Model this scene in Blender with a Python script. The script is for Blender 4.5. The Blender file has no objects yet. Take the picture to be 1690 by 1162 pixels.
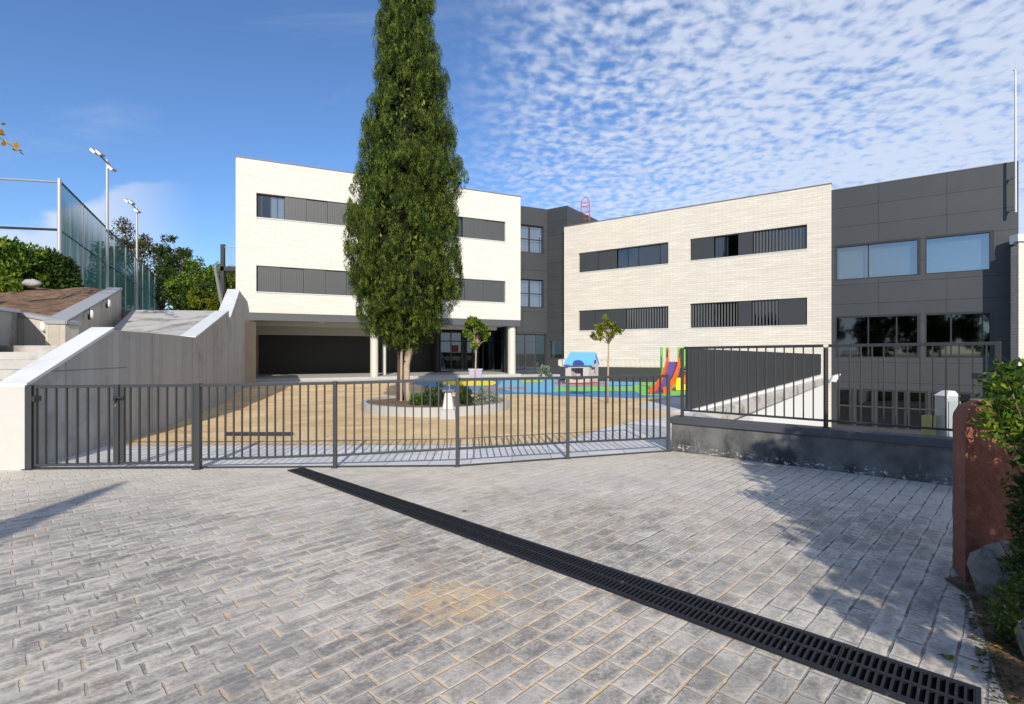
import bpy, math, random
import numpy as np
from mathutils import Vector, Matrix
random.seed(7); RNG = np.random.default_rng(11)
scn = bpy.context.scene
COL = scn.collection
F = 845.0; CX = 845.0; CY = 581.0; EYE = 1.6

# ------------------------------------------------------------------ camera, sky, sun, exposure
cam_d = bpy.data.cameras.new("camera"); cam = bpy.data.objects.new("camera", cam_d); COL.objects.link(cam)
cam.location = (0, 0, EYE); cam.rotation_euler = (math.pi/2, 0, 0)
cam_d.sensor_width = 36; cam_d.lens = 18.0; cam_d.clip_start = 0.05; cam_d.clip_end = 3000
scn.camera = cam
SUN_EL = math.radians(28); SUN_A = math.radians(-5)     # light travels towards azimuth SUN_A from +Y
ld = Vector((math.sin(SUN_A)*math.cos(SUN_EL), math.cos(SUN_A)*math.cos(SUN_EL), -math.sin(SUN_EL)))
sun_d = bpy.data.lights.new("sun", 'SUN'); sun_d.energy = 5.0; sun_d.angle = math.radians(0.5); sun_d.color = (1.0, 0.925, 0.80)
sun = bpy.data.objects.new("sun", sun_d); COL.objects.link(sun)
sun.rotation_euler = ld.to_track_quat('-Z', 'Y').to_euler(); sun.location = (3, -20, 20)
scn.view_settings.view_transform = 'Standard'; scn.view_settings.look = 'None'
scn.view_settings.exposure = 0.0; scn.view_settings.gamma = 1.0
scn.cycles.max_bounces = 6; scn.cycles.transparent_max_bounces = 12

class NT:
    """tiny node-graph writer"""
    def __init__(s, tree): s.t = tree; s.n = tree.nodes; s.l = tree.links
    def new(s, typ, **kw):
        nd = s.n.new(typ)
        for k, v in kw.items(): setattr(nd, k, v)
        return nd
    def put(s, sock, v):
        if isinstance(v, bpy.types.NodeSocket): s.l.new(v, sock)
        elif v is not None:
            if hasattr(sock, 'default_value'):
                try: sock.default_value = v
                except Exception: sock.default_value = (*v, 1.0)
    def math(s, op, a, b=None, c=None, clamp=False):
        nd = s.new('ShaderNodeMath', operation=op, use_clamp=clamp)
        for i, v in enumerate((a, b, c)):
            if v is not None: s.put(nd.inputs[i], v)
        return nd.outputs[0]
    def mix(s, fac, a, b, blend='MIX'):
        nd = s.new('ShaderNodeMix', data_type='RGBA', blend_type=blend)
        s.put(nd.inputs[0], fac); s.put(nd.inputs[6], a if isinstance(a, bpy.types.NodeSocket) else (*a[:3], 1)); s.put(nd.inputs[7], b if isinstance(b, bpy.types.NodeSocket) else (*b[:3], 1))
        return nd.outputs[2]
    def noise(s, vec, scale, detail=3, rough=.55, dist=0, dim='3D'):
        nd = s.new('ShaderNodeTexNoise', noise_dimensions=dim)
        if vec is not None: s.l.new(vec, nd.inputs['Vector'])
        nd.inputs['Scale'].default_value = scale; nd.inputs['Detail'].default_value = detail
        nd.inputs['Roughness'].default_value = rough; nd.inputs['Distortion'].default_value = dist
        return nd.outputs['Fac']
    def ramp(s, fac, lo, hi, a=0.0, b=1.0):
        nd = s.new('ShaderNodeMapRange', interpolation_type='SMOOTHSTEP')
        s.put(nd.inputs[0], fac); nd.inputs[1].default_value = lo; nd.inputs[2].default_value = hi
        nd.inputs[3].default_value = a; nd.inputs[4].default_value = b
        return nd.outputs[0]
    def xyz(s, x, y, z):
        nd = s.new('ShaderNodeCombineXYZ')
        for i, v in enumerate((x, y, z)): s.put(nd.inputs[i], v)
        return nd.outputs[0]
    def sep(s, v):
        nd = s.new('ShaderNodeSeparateXYZ'); s.l.new(v, nd.inputs[0]); return nd.outputs
    def bump(s, h, strength, dist):
        nd = s.new('ShaderNodeBump'); s.l.new(h, nd.inputs['Height'])
        nd.inputs['Strength'].default_value = strength; nd.inputs['Distance'].default_value = dist
        return nd.outputs[0]

world = bpy.data.worlds.new("World"); scn.world = world; world.use_nodes = True
w = NT(world.node_tree); w.n.clear()
sky = w.new('ShaderNodeTexSky', sky_type='NISHITA'); sky.sun_disc = False
sky.sun_elevation = SUN_EL; sky.sun_rotation = math.pi - SUN_A; sky.altitude = 300; sky.air_density = 1.0; sky.dust_density = 0.4; sky.ozone_density = 2.5
tc = w.new('ShaderNodeTexCoord').outputs['Generated']
sx, sy, sz = w.sep(tc)
zz = w.math('ADD', w.math('MAXIMUM', sz, 0.0), 0.10)
pu = w.math('DIVIDE', sx, zz); pv = w.math('DIVIDE', sy, zz)
pp = w.xyz(pu, pv, 0.0)
warp = w.noise(pp, 1.3, 3, .5)
vw = w.xyz(w.math('ADD', pu, w.math('MULTIPLY', warp, .14)), w.math('ADD', w.math('MULTIPLY', pv, 1.0), w.math('MULTIPLY', warp, .16)), 0.3)
cells = w.math('ADD', w.math('MULTIPLY', w.noise(vw, 23.0, 3, .45, .1), .78), w.math('MULTIPLY', w.noise(w.xyz(w.math('MULTIPLY', pu, .5), pv, 2.0), 9.0, 2, .5), .22))
mid = w.noise(pp, 2.2, 4, .55)
big = w.noise(pp, .8, 3, .5)
side = w.ramp(w.math('ADD', sx, w.math('MULTIPLY', w.math('SUBTRACT', big, .5), .35)), -.17, .16)
far = w.ramp(sx, .0, .62, 0, .16)
low = w.ramp(sz, .30, .12, 0, .06)
dens = w.math('ADD', w.math('ADD', cells, w.math('MULTIPLY', w.math('SUBTRACT', mid, .5), .34)), w.math('ADD', far, low))
alto = w.math('MULTIPLY', w.ramp(dens, .34, .72), side)
wv = w.xyz(w.math('MULTIPLY', pu, .8), w.math('MULTIPLY', pv, 1.6), 4.2)
wisp = w.math('MULTIPLY', w.ramp(w.noise(wv, 1.5, 6, .62, .6), .54, .82), .30)
cum_n = w.noise(w.xyz(w.math('MULTIPLY', sx, 1.0), sy, w.math('MULTIPLY', sz, 2.2)), 5.2, 5, .5)
cum_h = w.ramp(w.math('ADD', sz, w.math('MULTIPLY', w.math('SUBTRACT', cum_n, .5), .42)), .245, .205)
cum = w.math('MULTIPLY', cum_h, w.ramp(sx, -.50, -.64, 0, .95))
mask = w.math('MAXIMUM', w.math('MAXIMUM', alto, wisp), cum)
mask = w.math('MULTIPLY', mask, .84)
bsky = w.new('ShaderNodeBackground'); bcl = w.new('ShaderNodeBackground')
tint = w.mix(1.0, sky.outputs[0], (.82, 1.04, 1.32), 'MULTIPLY')
w.l.new(tint, bsky.inputs[0]); bsky.inputs[1].default_value = 0.13
bcl.inputs[0].default_value = (.76, .84, 1.0, 1); bcl.inputs[1].default_value = 0.94
mx = w.new('ShaderNodeMixShader'); w.l.new(mask, mx.inputs[0]); w.l.new(bsky.outputs[0], mx.inputs[1]); w.l.new(bcl.outputs[0], mx.inputs[2])
wo = w.new('ShaderNodeOutputWorld'); w.l.new(mx.outputs[0], wo.inputs[0])

# ------------------------------------------------------------------ helpers
def G(px, py, z=0.0):
    d = (EYE - z)*F/(py - CY); return ((px-CX)/F*d, d, z)
def P(px, py, d): return ((px-CX)/F*d, d, EYE + (CY-py)/F*d)
def XZ(px, d): return ((px-CX)/F*d, d)

def tag(o, label=None, cat=None, group=None, kind=None):
    if label: o['label'] = label
    if cat: o['category'] = cat
    if group: o['group'] = group
    if kind: o['kind'] = kind
    return o
def root_loc(o):
    v = Vector((0, 0, 0))
    while o: v += o.location; o = o.parent
    return v
def thing(name, loc, label, cat, group=None):
    o = bpy.data.objects.new(name, None); COL.objects.link(o); o.location = loc; o.empty_display_size = .2
    return tag(o, label, cat, group)
class MB:
    def __init__(s): s.v = []; s.f = []; s.smooth = False
    def poly(s, pts):
        k = len(s.v); s.v += [tuple(p) for p in pts]; s.f.append(tuple(range(k, k+len(pts)))); return s
    def hexa(s, b, t):
        """b, t: four points each, counter-clockwise seen from above"""
        k = len(s.v); s.v += [tuple(p) for p in b] + [tuple(p) for p in t]
        s.f += [(k+3, k+2, k+1, k), (k+4, k+5, k+6, k+7)] + [(k+i, k+(i+1) % 4, k+4+(i+1) % 4, k+4+i) for i in range(4)]
        return s
    def box(s, x0, x1, y0, y1, z0, z1):
        return s.hexa([(x0,y0,z0),(x1,y0,z0),(x1,y1,z0),(x0,y1,z0)], [(x0,y0,z1),(x1,y0,z1),(x1,y1,z1),(x0,y1,z1)])
    def prism(s, pts, z0, z1):
        """pts 2D ccw; z0,z1 numbers or per-vertex lists"""
        n = len(pts); k = len(s.v)
        zb = z0 if hasattr(z0, '__len__') else [z0]*n; zt = z1 if hasattr(z1, '__len__') else [z1]*n
        s.v += [(p[0], p[1], zb[i]) for i, p in enumerate(pts)] + [(p[0], p[1], zt[i]) for i, p in enumerate(pts)]
        s.f += [tuple(range(k+n-1, k-1, -1)), tuple(range(k+n, k+2*n))]
        s.f += [(k+i, k+(i+1) % n, k+n+(i+1) % n, k+n+i) for i in range(n)]
        return s
    def bar(s, a, b, wd, ht=None, up=(0, 0, 1)):
        """rectangular bar from a to b; wd horizontal-ish width, ht along up"""
        ht = ht or wd; a = Vector(a); b = Vector(b); d = (b-a).normalized(); up = Vector(up)
        if abs(d.dot(up)) > .95: up = Vector((0, 1, 0))
        sd = d.cross(up).normalized(); u = sd.cross(d).normalized()
        c = [(-1,-1),(1,-1),(1,1),(-1,1)]
        k = len(s.v)
        for p in (a, b): s.v += [tuple(p + sd*(i*wd/2) + u*(j*ht/2)) for i, j in c]
        s.f += [(k, k+1, k+2, k+3), (k+7, k+6, k+5, k+4)] + [(k+(i+1) % 4, k+i, k+4+i, k+4+(i+1) % 4) for i in range(4)]
        return s
    def tube(s, pts, rad, n=10, cap=True):
        pts = [Vector(p) for p in pts]; rad = rad if hasattr(rad, '__len__') else [rad]*len(pts)
        k0 = len(s.v); ref = Vector((.31, .17, .93))
        for i, p in enumerate(pts):
            d = (pts[min(i+1, len(pts)-1)] - pts[max(i-1, 0)]).normalized()
            r0 = ref if abs(d.dot(ref)) < .9 else Vector((1, 0, 0))
            a = d.cross(r0).normalized(); b = d.cross(a).normalized()
            s.v += [tuple(p + (a*math.cos(t) + b*math.sin(t))*rad[i]) for t in (2*math.pi*j/n for j in range(n))]
        for i in range(len(pts)-1):
            for j in range(n):
                s.f.append((k0+i*n+j, k0+i*n+(j+1) % n, k0+(i+1)*n+(j+1) % n, k0+(i+1)*n+j))
        if cap: s.f += [tuple(range(k0+n-1, k0-1, -1)), tuple(range(k0+(len(pts)-1)*n, k0+len(pts)*n))]
        return s
    def lathe(s, prof, c, n=20):
        """prof: (r,z) from bottom to top"""
        k0 = len(s.v)
        for r, z in prof: s.v += [(c[0]+r*math.cos(2*math.pi*j/n), c[1]+r*math.sin(2*math.pi*j/n), c[2]+z) for j in range(n)]
        for i in range(len(prof)-1):
            for j in range(n): s.f.append((k0+i*n+j, k0+i*n+(j+1) % n, k0+(i+1)*n+(j+1) % n, k0+(i+1)*n+j))
        s.f += [tuple(range(k0+n-1, k0-1, -1)), tuple(range(k0+(len(prof)-1)*n, k0+len(prof)*n))]
        return s
    def build(s, name, mat, parent=None, bevel=0, smooth=False, loc=None):
        me = bpy.data.meshes.new(name); off = root_loc(parent) if parent else Vector(loc or (0, 0, 0))
        me.from_pydata([(x-off.x, y-off.y, z-off.z) for x, y, z in s.v], [], s.f); me.update()
        if smooth:
            me.polygons.foreach_set('use_smooth', [True]*len(me.polygons))
        o = bpy.data.objects.new(name, me); COL.objects.link(o); me.materials.append(mat)
        if parent: o.parent = parent
        elif loc: o.location = loc
        if bevel:
            m = o.modifiers.new('bevel', 'BEVEL'); m.width = bevel; m.segments = 2; m.limit_method = 'ANGLE'
        return o
def quads_obj(name, V, mat, parent):
    """V: (N,4,3) array of leaf quads in world coordinates"""
    off = np.array(root_loc(parent)) if parent else 0
    n = len(V); me = bpy.data.meshes.new(name); V = (V - off).astype(np.float32)
    me.vertices.add(n*4); me.vertices.foreach_set('co', V.reshape(-1))
    me.loops.add(n*4); me.loops.foreach_set('vertex_index', np.arange(n*4, dtype=np.int32))
    me.polygons.add(n); me.polygons.foreach_set('loop_start', np.arange(0, n*4, 4, dtype=np.int32))
    me.update(calc_edges=True); me.validate(); me.materials.append(mat)
    o = bpy.data.objects.new(name, me); COL.objects.link(o); o.parent = parent
    return o
def unit(a): return a/np.maximum(np.linalg.norm(a, axis=-1, keepdims=True), 1e-6)
def leaf_quads(C, D, L, W):
    """C centres (N,3), D directions, L lengths, W widths -> folded kite quads"""
    n = len(C); D = unit(D); R = unit(np.cross(D, RNG.normal(size=(n, 3))))
    L = np.asarray(L).reshape(-1, 1)*np.ones((n, 1)); W = np.asarray(W).reshape(-1, 1)*np.ones((n, 1))
    a = C - D*L/2; b = C + R*W/2 - D*L*.05; c = C + D*L/2; d = C - R*W/2 - D*L*.05
    return np.stack([a, b, c, d], 1)
def crown_quads(centres, radii, n_leaves, L, W, up=.2, squash=1.0):
    """leaf clumps: each centre gets a ball of leaves near its surface"""
    out = []
    for c, r in zip(centres, radii):
        m = max(6, int(n_leaves*(r/np.mean(radii))**2)); q = unit(RNG.normal(size=(m, 3)))
        rr = r*(RNG.uniform(.35, 1.05, (m, 1)))
        C = np.array(c) + q*rr*np.array([1, 1, squash]); D = q*.7 + RNG.normal(size=(m, 3))*.6 + np.array([0, 0, up])
        out.append(leaf_quads(C, D, L*RNG.uniform(.7, 1.3, m), W*RNG.uniform(.7, 1.3, m)))
    return np.concatenate(out)

# ------------------------------------------------------------------ materials
def newmat(name):
    m = bpy.data.materials.new(name); m.use_nodes = True; t = NT(m.node_tree)
    p = m.node_tree.nodes['Principled BSDF']
    return m, t, p
def pos(t): return t.new('ShaderNodeNewGeometry').outputs['Position']
def M(name, col, rough=.7, var=.12, scale=3.0, bump=0.0, bscale=40, metal=0.0, spec=.5, stain=None, stscale=1.2, stlo=.55, sthi=.75):
    m, t, p = newmat(name); ps = pos(t)
    n = t.noise(ps, scale, 4, .6)
    c = t.mix(n, tuple(x*(1-var) for x in col), tuple(min(1, x*(1+var)) for x in col))
    if stain: c = t.mix(t.ramp(t.noise(ps, stscale, 6, .65), stlo, sthi), c, stain)
    t.l.new(c, p.inputs['Base Color'])
    p.inputs['Roughness'].default_value = rough; p.inputs['Metallic'].default_value = metal
    p.inputs['Specular IOR Level'].default_value = spec
    if bump: t.l.new(t.bump(t.noise(ps, bscale, 4, .6), .6, bump), p.inputs['Normal'])
    return m
def wallcoord(t, d):
    x, y, z = t.sep(pos(t)); u = t.math('ADD', t.math('MULTIPLY', x, d[0]), t.math('MULTIPLY', y, d[1]))
    return u, z
def brick_mat(name, d, c1, c2, mort, bw=.48, bh=.125, ms=.009):
    m, t, p = newmat(name); u, z = wallcoord(t, d); v = t.xyz(u, z, 0.0)
    b = t.new('ShaderNodeTexBrick'); t.l.new(v, b.inputs['Vector']); b.inputs['Scale'].default_value = 1
    b.inputs['Color1'].default_value = (*c1, 1); b.inputs['Color2'].default_value = (*c2, 1); b.inputs['Mortar'].default_value = (*mort, 1)
    b.inputs['Brick Width'].default_value = bw; b.inputs['Row Height'].default_value = bh; b.inputs['Mortar Size'].default_value = ms
    b.inputs['Mortar Smooth'].default_value = .3; b.inputs['Bias'].default_value = 0
    row = t.noise(t.xyz(t.math('MULTIPLY', u, .55), t.math('MULTIPLY', z, 7.5), 1.0), 1.0, 3, .6)
    c = t.mix(t.ramp(row, .3, .75), b.outputs['Color'], tuple(x*.87 for x in c2), 'MIX')
    c = t.mix(t.math('MULTIPLY', t.ramp(t.noise(v, .5, 5, .6), .5, .9), .35), c, tuple(x*.7 for x in c2))
    c = t.mix(b.outputs['Fac'], c, mort)
    t.l.new(c, p.inputs['Base Color']); p.inputs['Roughness'].default_value = .75
    h = t.math('SUBTRACT', 1.0, b.outputs['Fac']); t.l.new(t.bump(h, .5, .01), p.inputs['Normal'])
    return m
def clad_mat(name, d, col, bw, bh, u0=0.0, z0=0.0, ms=.012, rough=.5):
    m, t, p = newmat(name); u, z = wallcoord(t, d)
    v = t.xyz(t.math('SUBTRACT', u, u0), t.math('SUBTRACT', z, z0), 0.0)
    b = t.new('ShaderNodeTexBrick', offset=0.0); t.l.new(v, b.inputs['Vector']); b.inputs['Scale'].default_value = 1
    b.inputs['Color1'].default_value = (*[x*.93 for x in col], 1); b.inputs['Color2'].default_value = (*[x*1.07 for x in col], 1); b.inputs['Mortar'].default_value = (.008, .008, .009, 1)
    b.inputs['Brick Width'].default_value = bw; b.inputs['Row Height'].default_value = bh; b.inputs['Mortar Size'].default_value = ms; b.inputs['Mortar Smooth'].default_value = .1
    c = t.mix(t.ramp(t.noise(v, 1.2, 5, .6), .3, .8, 0, .5), b.outputs['Color'], tuple(x*1.25 for x in col))
    t.l.new(c, p.inputs['Base Color']); p.inputs['Roughness'].default_value = rough
    t.l.new(t.bump(t.math('SUBTRACT', 1.0, b.outputs['Fac']), .6, .02), p.inputs['Normal'])
    return m
def concrete_mat(name, col, boards=.17, dark=.6, seam=True, vertical=True, d=(-.3, .95)):
    """board-marked concrete with stains"""
    m, t, p = newmat(name); u, z = wallcoord(t, d); ps = pos(t)
    bd = t.math('DIVIDE', u, boards); fl = t.math('FLOOR', bd); fr = t.math('FRACT', bd)
    wn = t.new('ShaderNodeTexWhiteNoise', noise_dimensions='1D'); t.l.new(fl, wn.inputs['W'])
    grain = t.noise(t.xyz(t.math('MULTIPLY', u, 9), t.math('MULTIPLY', z, 1.1), 0.0), 1.0, 4, .6)
    f = t.math('ADD', t.math('MULTIPLY', wn.outputs['Value'], .38), t.math('ADD', .16, t.math('MULTIPLY', grain, .30)))
    c = t.mix(f, tuple(x*.72 for x in col), tuple(x*1.18 for x in col))
    blot = t.ramp(t.noise(ps, .9, 7, .68), .50, .74)
    c = t.mix(t.math('MULTIPLY', blot, dark), c, tuple(x*.42 for x in col))
    c = t.mix(t.math('MULTIPLY', t.ramp(t.noise(ps, .5, 3), .48, .7), .18), c, (col[0]*.92, col[1]*.80, col[2]*.64))
    line = t.ramp(t.math('ABSOLUTE', t.math('SUBTRACT', fr, .5)), .465, .5, 0, 1)
    c = t.mix(t.math('MULTIPLY', line, .45), c, tuple(x*.35 for x in col))
    if seam:
        big = t.math('FRACT', t.math('DIVIDE', t.math('ADD', u, .3), 2.42)); l2 = t.ramp(t.math('ABSOLUTE', t.math('SUBTRACT', big, .5)), .494, .499)
        hz = t.math('MULTIPLY', t.ramp(t.math('ABSOLUTE', t.math('SUBTRACT', z, 1.32)), .016, .006), t.ramp(t.sep(ps)[1], 9.32, 9.30))
        tp = t.math('MAXIMUM', l2, t.math('MULTIPLY', hz, .8)); c = t.mix(t.math('MULTIPLY', tp, .75), c, tuple(x*.25 for x in col))
    t.l.new(c, p.inputs['Base Color']); p.inputs['Roughness'].default_value = .85
    t.l.new(t.bump(t.math('ADD', f, t.math('MULTIPLY', t.noise(ps, 60, 3), .3)), .5, .012), p.inputs['Normal'])
    return m
def leaf_mat(name, cols, tr=.25, sc=2.0, rw=.55):
    m, t, p = newmat(name)
    gi = t.new('ShaderNodeNewGeometry'); r = gi.outputs['Random Per Island']
    gx_, gy_, gz_ = t.sep(gi.outputs['Position']); n = t.noise(t.xyz(gx_, gy_, t.math('MULTIPLY', gz_, .45)), sc, 3, .6)
    f = t.math('ADD', t.math('MULTIPLY', r, rw), t.math('MULTIPLY', t.ramp(n, .25, .75), 1-rw))
    cr = t.new('ShaderNodeValToRGB'); t.l.new(f, cr.inputs[0]); e = cr.color_ramp.elements
    e[0].position = .2; e[0].color = (*cols[0], 1); e[1].position = .8; e[1].color = (*cols[-1], 1)
    for i, c in enumerate(cols[1:-1]):
        q = e.new(.2 + .6*(i+1)/(len(cols)-1)); q.color = (*c, 1)
    p.inputs['Roughness'].default_value = .7; p.inputs['Specular IOR Level'].default_value = .15
    t.l.new(cr.outputs[0], p.inputs['Base Color'])
    tl = t.new('ShaderNodeBsdfTranslucent'); t.l.new(t.mix(1.0, cr.outputs[0], (1.3, 1.5, .7), 'MULTIPLY'), tl.inputs[0])
    mxs = t.new('ShaderNodeMixShader'); mxs.inputs[0].default_value = tr
    out = m.node_tree.nodes['Material Output']
    t.l.new(p.outputs[0], mxs.inputs[1]); t.l.new(tl.outputs[0], mxs.inputs[2]); t.l.new(mxs.outputs[0], out.inputs[0])
    return m
def glass_mat(name, tint, refl=.25, rough=.03):
    m, t, p = newmat(name); out = m.node_tree.nodes['Material Output']
    tr = t.new('ShaderNodeBsdfTransparent'); tr.inputs[0].default_value = (*tint, 1)
    gl = t.new('ShaderNodeBsdfGlossy'); gl.inputs[1].default_value = rough; gl.inputs[0].default_value = (.9, .95, 1, 1)
    lw = t.new('ShaderNodeLayerWeight'); lw.inputs[0].default_value = .35
    f = t.math('ADD', t.math('MULTIPLY', lw.outputs[1], .7), refl, clamp=True)
    mxs = t.new('ShaderNodeMixShader'); t.l.new(f, mxs.inputs[0]); t.l.new(tr.outputs[0], mxs.inputs[1]); t.l.new(gl.outputs[0], mxs.inputs[2])
    t.l.new(mxs.outputs[0], out.inputs[0]); return m

LD = (.908, .4194); LN = (.4194, -.908)         # left facade direction / outward normal
RD = (.813, -.582); RN = (-.582, -.813)         # right facades
def paver_mat(name):
    m, t, p = newmat(name); ps = pos(t); x, y, z = t.sep(ps)
    a = math.radians(45.3); ca, sa = math.cos(a), math.sin(a)
    wob = t.noise(ps, 1.6, 2, .5); wob2 = t.noise(t.xyz(y, x, 3.0), 2.3, 2, .5)
    r = t.math('ADD', t.math('ADD', t.math('MULTIPLY', x, sa), t.math('MULTIPLY', y, ca)), t.math('MULTIPLY', wob, .035))
    q = t.math('ADD', t.math('ADD', t.math('MULTIPLY', x, ca), t.math('MULTIPLY', y, -sa)), t.math('MULTIPLY', wob2, .03))
    v = t.xyz(r, q, 0.0)
    H_, W_ = .128, .225
    qq = t.math('DIVIDE', q, H_); ri = t.math('FLOOR', qq); fq = t.math('FRACT', qq)
    wn = t.new('ShaderNodeTexWhiteNoise', noise_dimensions='1D'); t.l.new(ri, wn.inputs['W'])
    rr = t.math('ADD', t.math('DIVIDE', r, W_), t.math('ADD', t.math('MULTIPLY', ri, .5), t.math('MULTIPLY', wn.outputs['Value'], .32))); ci = t.math('FLOOR', rr); fr = t.math('FRACT', rr)
    wn2 = t.new('ShaderNodeTexWhiteNoise', noise_dimensions='2D'); t.l.new(t.xyz(ri, ci, 0.0), wn2.inputs['Vector'])
    dq = t.math('MULTIPLY', t.math('MINIMUM', fq, t.math('SUBTRACT', 1.0, fq)), H_)
    dr_ = t.math('MULTIPLY', t.math('MINIMUM', fr, t.math('SUBTRACT', 1.0, fr)), W_)
    fine = t.noise(ps, 42, 5, .7); medi = t.noise(ps, 9, 5, .65, .4); large = t.noise(ps, .75, 5, .6); jn = t.noise(ps, 6, 4, .7)
    wq = t.math('ADD', .0022, t.math('MULTIPLY', t.ramp(jn, .35, .7), .005)); wr = t.math('ADD', .0035, t.math('MULTIPLY', t.ramp(t.noise(ps, 9, 3, .6), .40, .70), .007))
    left = t.ramp(t.math('ADD', x, t.math('MULTIPLY', t.math('SUBTRACT', large, .5), 2.5)), .3, -1.6)
    jq = t.math('MULTIPLY', t.ramp(t.math('SUBTRACT', dq, wq), .004, -.001), t.math('SUBTRACT', 1.0, t.math('MULTIPLY', left, .82)))
    jr = t.ramp(t.math('SUBTRACT', dr_, wr), .004, -.001)
    edge = t.ramp(t.math('MINIMUM', dq, dr_), .034, .004)
    blot = t.noise(t.xyz(t.math('MULTIPLY', r, 4.5), t.math('MULTIPLY', q, 9), 1.3), 1.0, 5, .7, .6)
    stk = t.noise(t.xyz(t.math('MULTIPLY', r, 2.0), t.math('MULTIPLY', q, 20), .4), 1.0, 4, .65)
    tone = t.math('ADD', t.math('MULTIPLY', blot, .55), t.math('ADD', t.math('MULTIPLY', medi, .30), t.math('MULTIPLY', wn2.outputs['Value'], .10)))
    tone = t.math('ADD', tone, t.math('ADD', t.math('MULTIPLY', t.math('SUBTRACT', fine, .5), .5), t.math('MULTIPLY', t.math('SUBTRACT', stk, .5), t.math('ADD', .12, t.math('MULTIPLY', left, .40)))))
    tone = t.math('ADD', tone, t.math('MULTIPLY', edge, .09))
    c = t.mix(t.ramp(tone, .32, .66), (.195, .178, .160), (.60, .54, .455))
    # broad bleached and dark-stained zones
    c = t.mix(t.math('MULTIPLY', t.ramp(t.noise(ps, 1.3, 7, .72, .4), .46, .66), .58), c, (.19, .182, .175))
    c = t.mix(t.math('MULTIPLY', t.ramp(large, .40, .66), .30), c, (.66, .61, .535))
    bl = t.math('MULTIPLY', t.ramp(t.math('ADD', y, t.math('MULTIPLY', t.math('SUBTRACT', large, .5), 2.6)), 3.9, 7.0), .62)
    c = t.mix(bl, c, (.68, .62, .525))
    # joints: sandy here, dark there
    sandm = t.ramp(t.math('ADD', t.noise(ps, .62, 4, .6), t.math('MULTIPLY', t.math('SUBTRACT', t.noise(ps, 5, 3, .6), .5), .45)), .44, .58)
    ex = t.math('POWER', t.math('DIVIDE', t.math('ADD', x, .25), 1.7), 2.0); ey = t.math('POWER', t.math('DIVIDE', t.math('SUBTRACT', y, 2.9), 1.5), 2.0)
    patch = t.ramp(t.math('ADD', t.math('ADD', ex, ey), t.math('MULTIPLY', t.math('SUBTRACT', medi, .5), 1.6)), 1.2, .1)
    sandm = t.math('MULTIPLY', t.math('MAXIMUM', sandm, patch), t.ramp(x, 2.6, 1.4))
    jc = t.mix(sandm, t.mix(t.math('MAXIMUM', t.ramp(t.noise(t.xyz(y, z, x), 2.6, 4, .6), .36, .62), t.ramp(x, 1.3, 2.6)), (.40, .36, .32), (.10, .09, .085)), (.70, .47, .24))
    jf = t.math('MAXIMUM', t.math('MULTIPLY', jq, t.ramp(jn, .34, .62, .25, 1.0)), t.math('MULTIPLY', jr, t.ramp(t.noise(ps, 4, 4, .7), .40, .60, .08, .85)))
    jf = t.math('MULTIPLY', jf, t.math('SUBTRACT', 1.0, t.math('MULTIPLY', t.math('MULTIPLY', t.ramp(y, 4.4, 6.8), t.ramp(x, 3.4, 2.0)), .60)))
    c = t.mix(jf, c, jc)
    ex2 = t.math('POWER', t.math('DIVIDE', t.math('ADD', x, .38), .42), 2.0); ey2 = t.math('POWER', t.math('DIVIDE', t.math('SUBTRACT', y, 3.3), .30), 2.0)
    sp2 = t.math('MULTIPLY', t.ramp(t.math('ADD', t.math('ADD', ex2, ey2), t.math('MULTIPLY', t.math('SUBTRACT', medi, .5), 3.0)), 1.4, .0), t.ramp(t.noise(ps, 11, 4, .7), .36, .56))
    c = t.mix(t.math('MULTIPLY', sp2, .7), c, (.70, .48, .26))
    spill = t.math('MULTIPLY', t.math('MULTIPLY', t.ramp(t.noise(ps, 1.05, 5, .66, .3), .60, .70), .6), t.ramp(t.noise(ps, 11, 4, .7), .46, .60))
    c = t.mix(spill, c, (.68, .46, .24))
    c = t.mix(t.math('MULTIPLY', t.ramp(t.noise(ps, 2.6, 6, .7, .5), .52, .70), .38), c, (.40, .29, .185))
    t.l.new(c, p.inputs['Base Color']); p.inputs['Roughness'].default_value = .62; p.inputs['Specular IOR Level'].default_value = .35
    h = t.math('SUBTRACT', t.math('ADD', t.math('MULTIPLY', medi, .5), t.math('MULTIPLY', fine, .15)), t.math('ADD', t.math('MULTIPLY', t.math('MAXIMUM', jq, jr), .7), t.math('MULTIPLY', edge, .12)))
    t.l.new(t.bump(h, .55, .013), p.inputs['Normal'])
    return m
def sand_mat(name):
    m, t, p = newmat(name); ps = pos(t)
    c = t.mix(t.ramp(t.noise(ps, .8, 6, .65), .3, .7), (.58, .39, .19), (.78, .58, .33))
    c = t.mix(t.math('MULTIPLY', t.ramp(t.noise(ps, 14, 5, .7), .5, .7), .5), c, (.42, .27, .13))
    c = t.mix(t.math('MULTIPLY', t.ramp(t.noise(t.xyz(t.math('MULTIPLY', t.sep(ps)[0], .35), t.sep(ps)[1], 0.0), 1.1, 6, .7, .5), .50, .68), .55), c, (.40, .25, .11))
    c = t.mix(t.ramp(t.noise(ps, 5.5, 3, .5), .70, .735), c, (.14, .15, .05))
    t.l.new(c, p.inputs['Base Color']); p.inputs['Roughness'].default_value = .95
    t.l.new(t.bump(t.noise(ps, 12, 6, .7), .8, .05), p.inputs['Normal']); return m
def soil_mat(name):
    m, t, p = newmat(name); ps = pos(t)
    c = t.mix(t.ramp(t.noise(ps, 3, 7, .7), .3, .7), (.10, .055, .03), (.34, .20, .11))
    c = t.mix(t.ramp(t.noise(ps, 30, 4, .7), .6, .7), c, (.45, .33, .2))
    t.l.new(c, p.inputs['Base Color']); p.inputs['Roughness'].default_value = .95
    t.l.new(t.bump(t.noise(ps, 18, 6, .75), 1.0, .08), p.inputs['Normal']); return m
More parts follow.
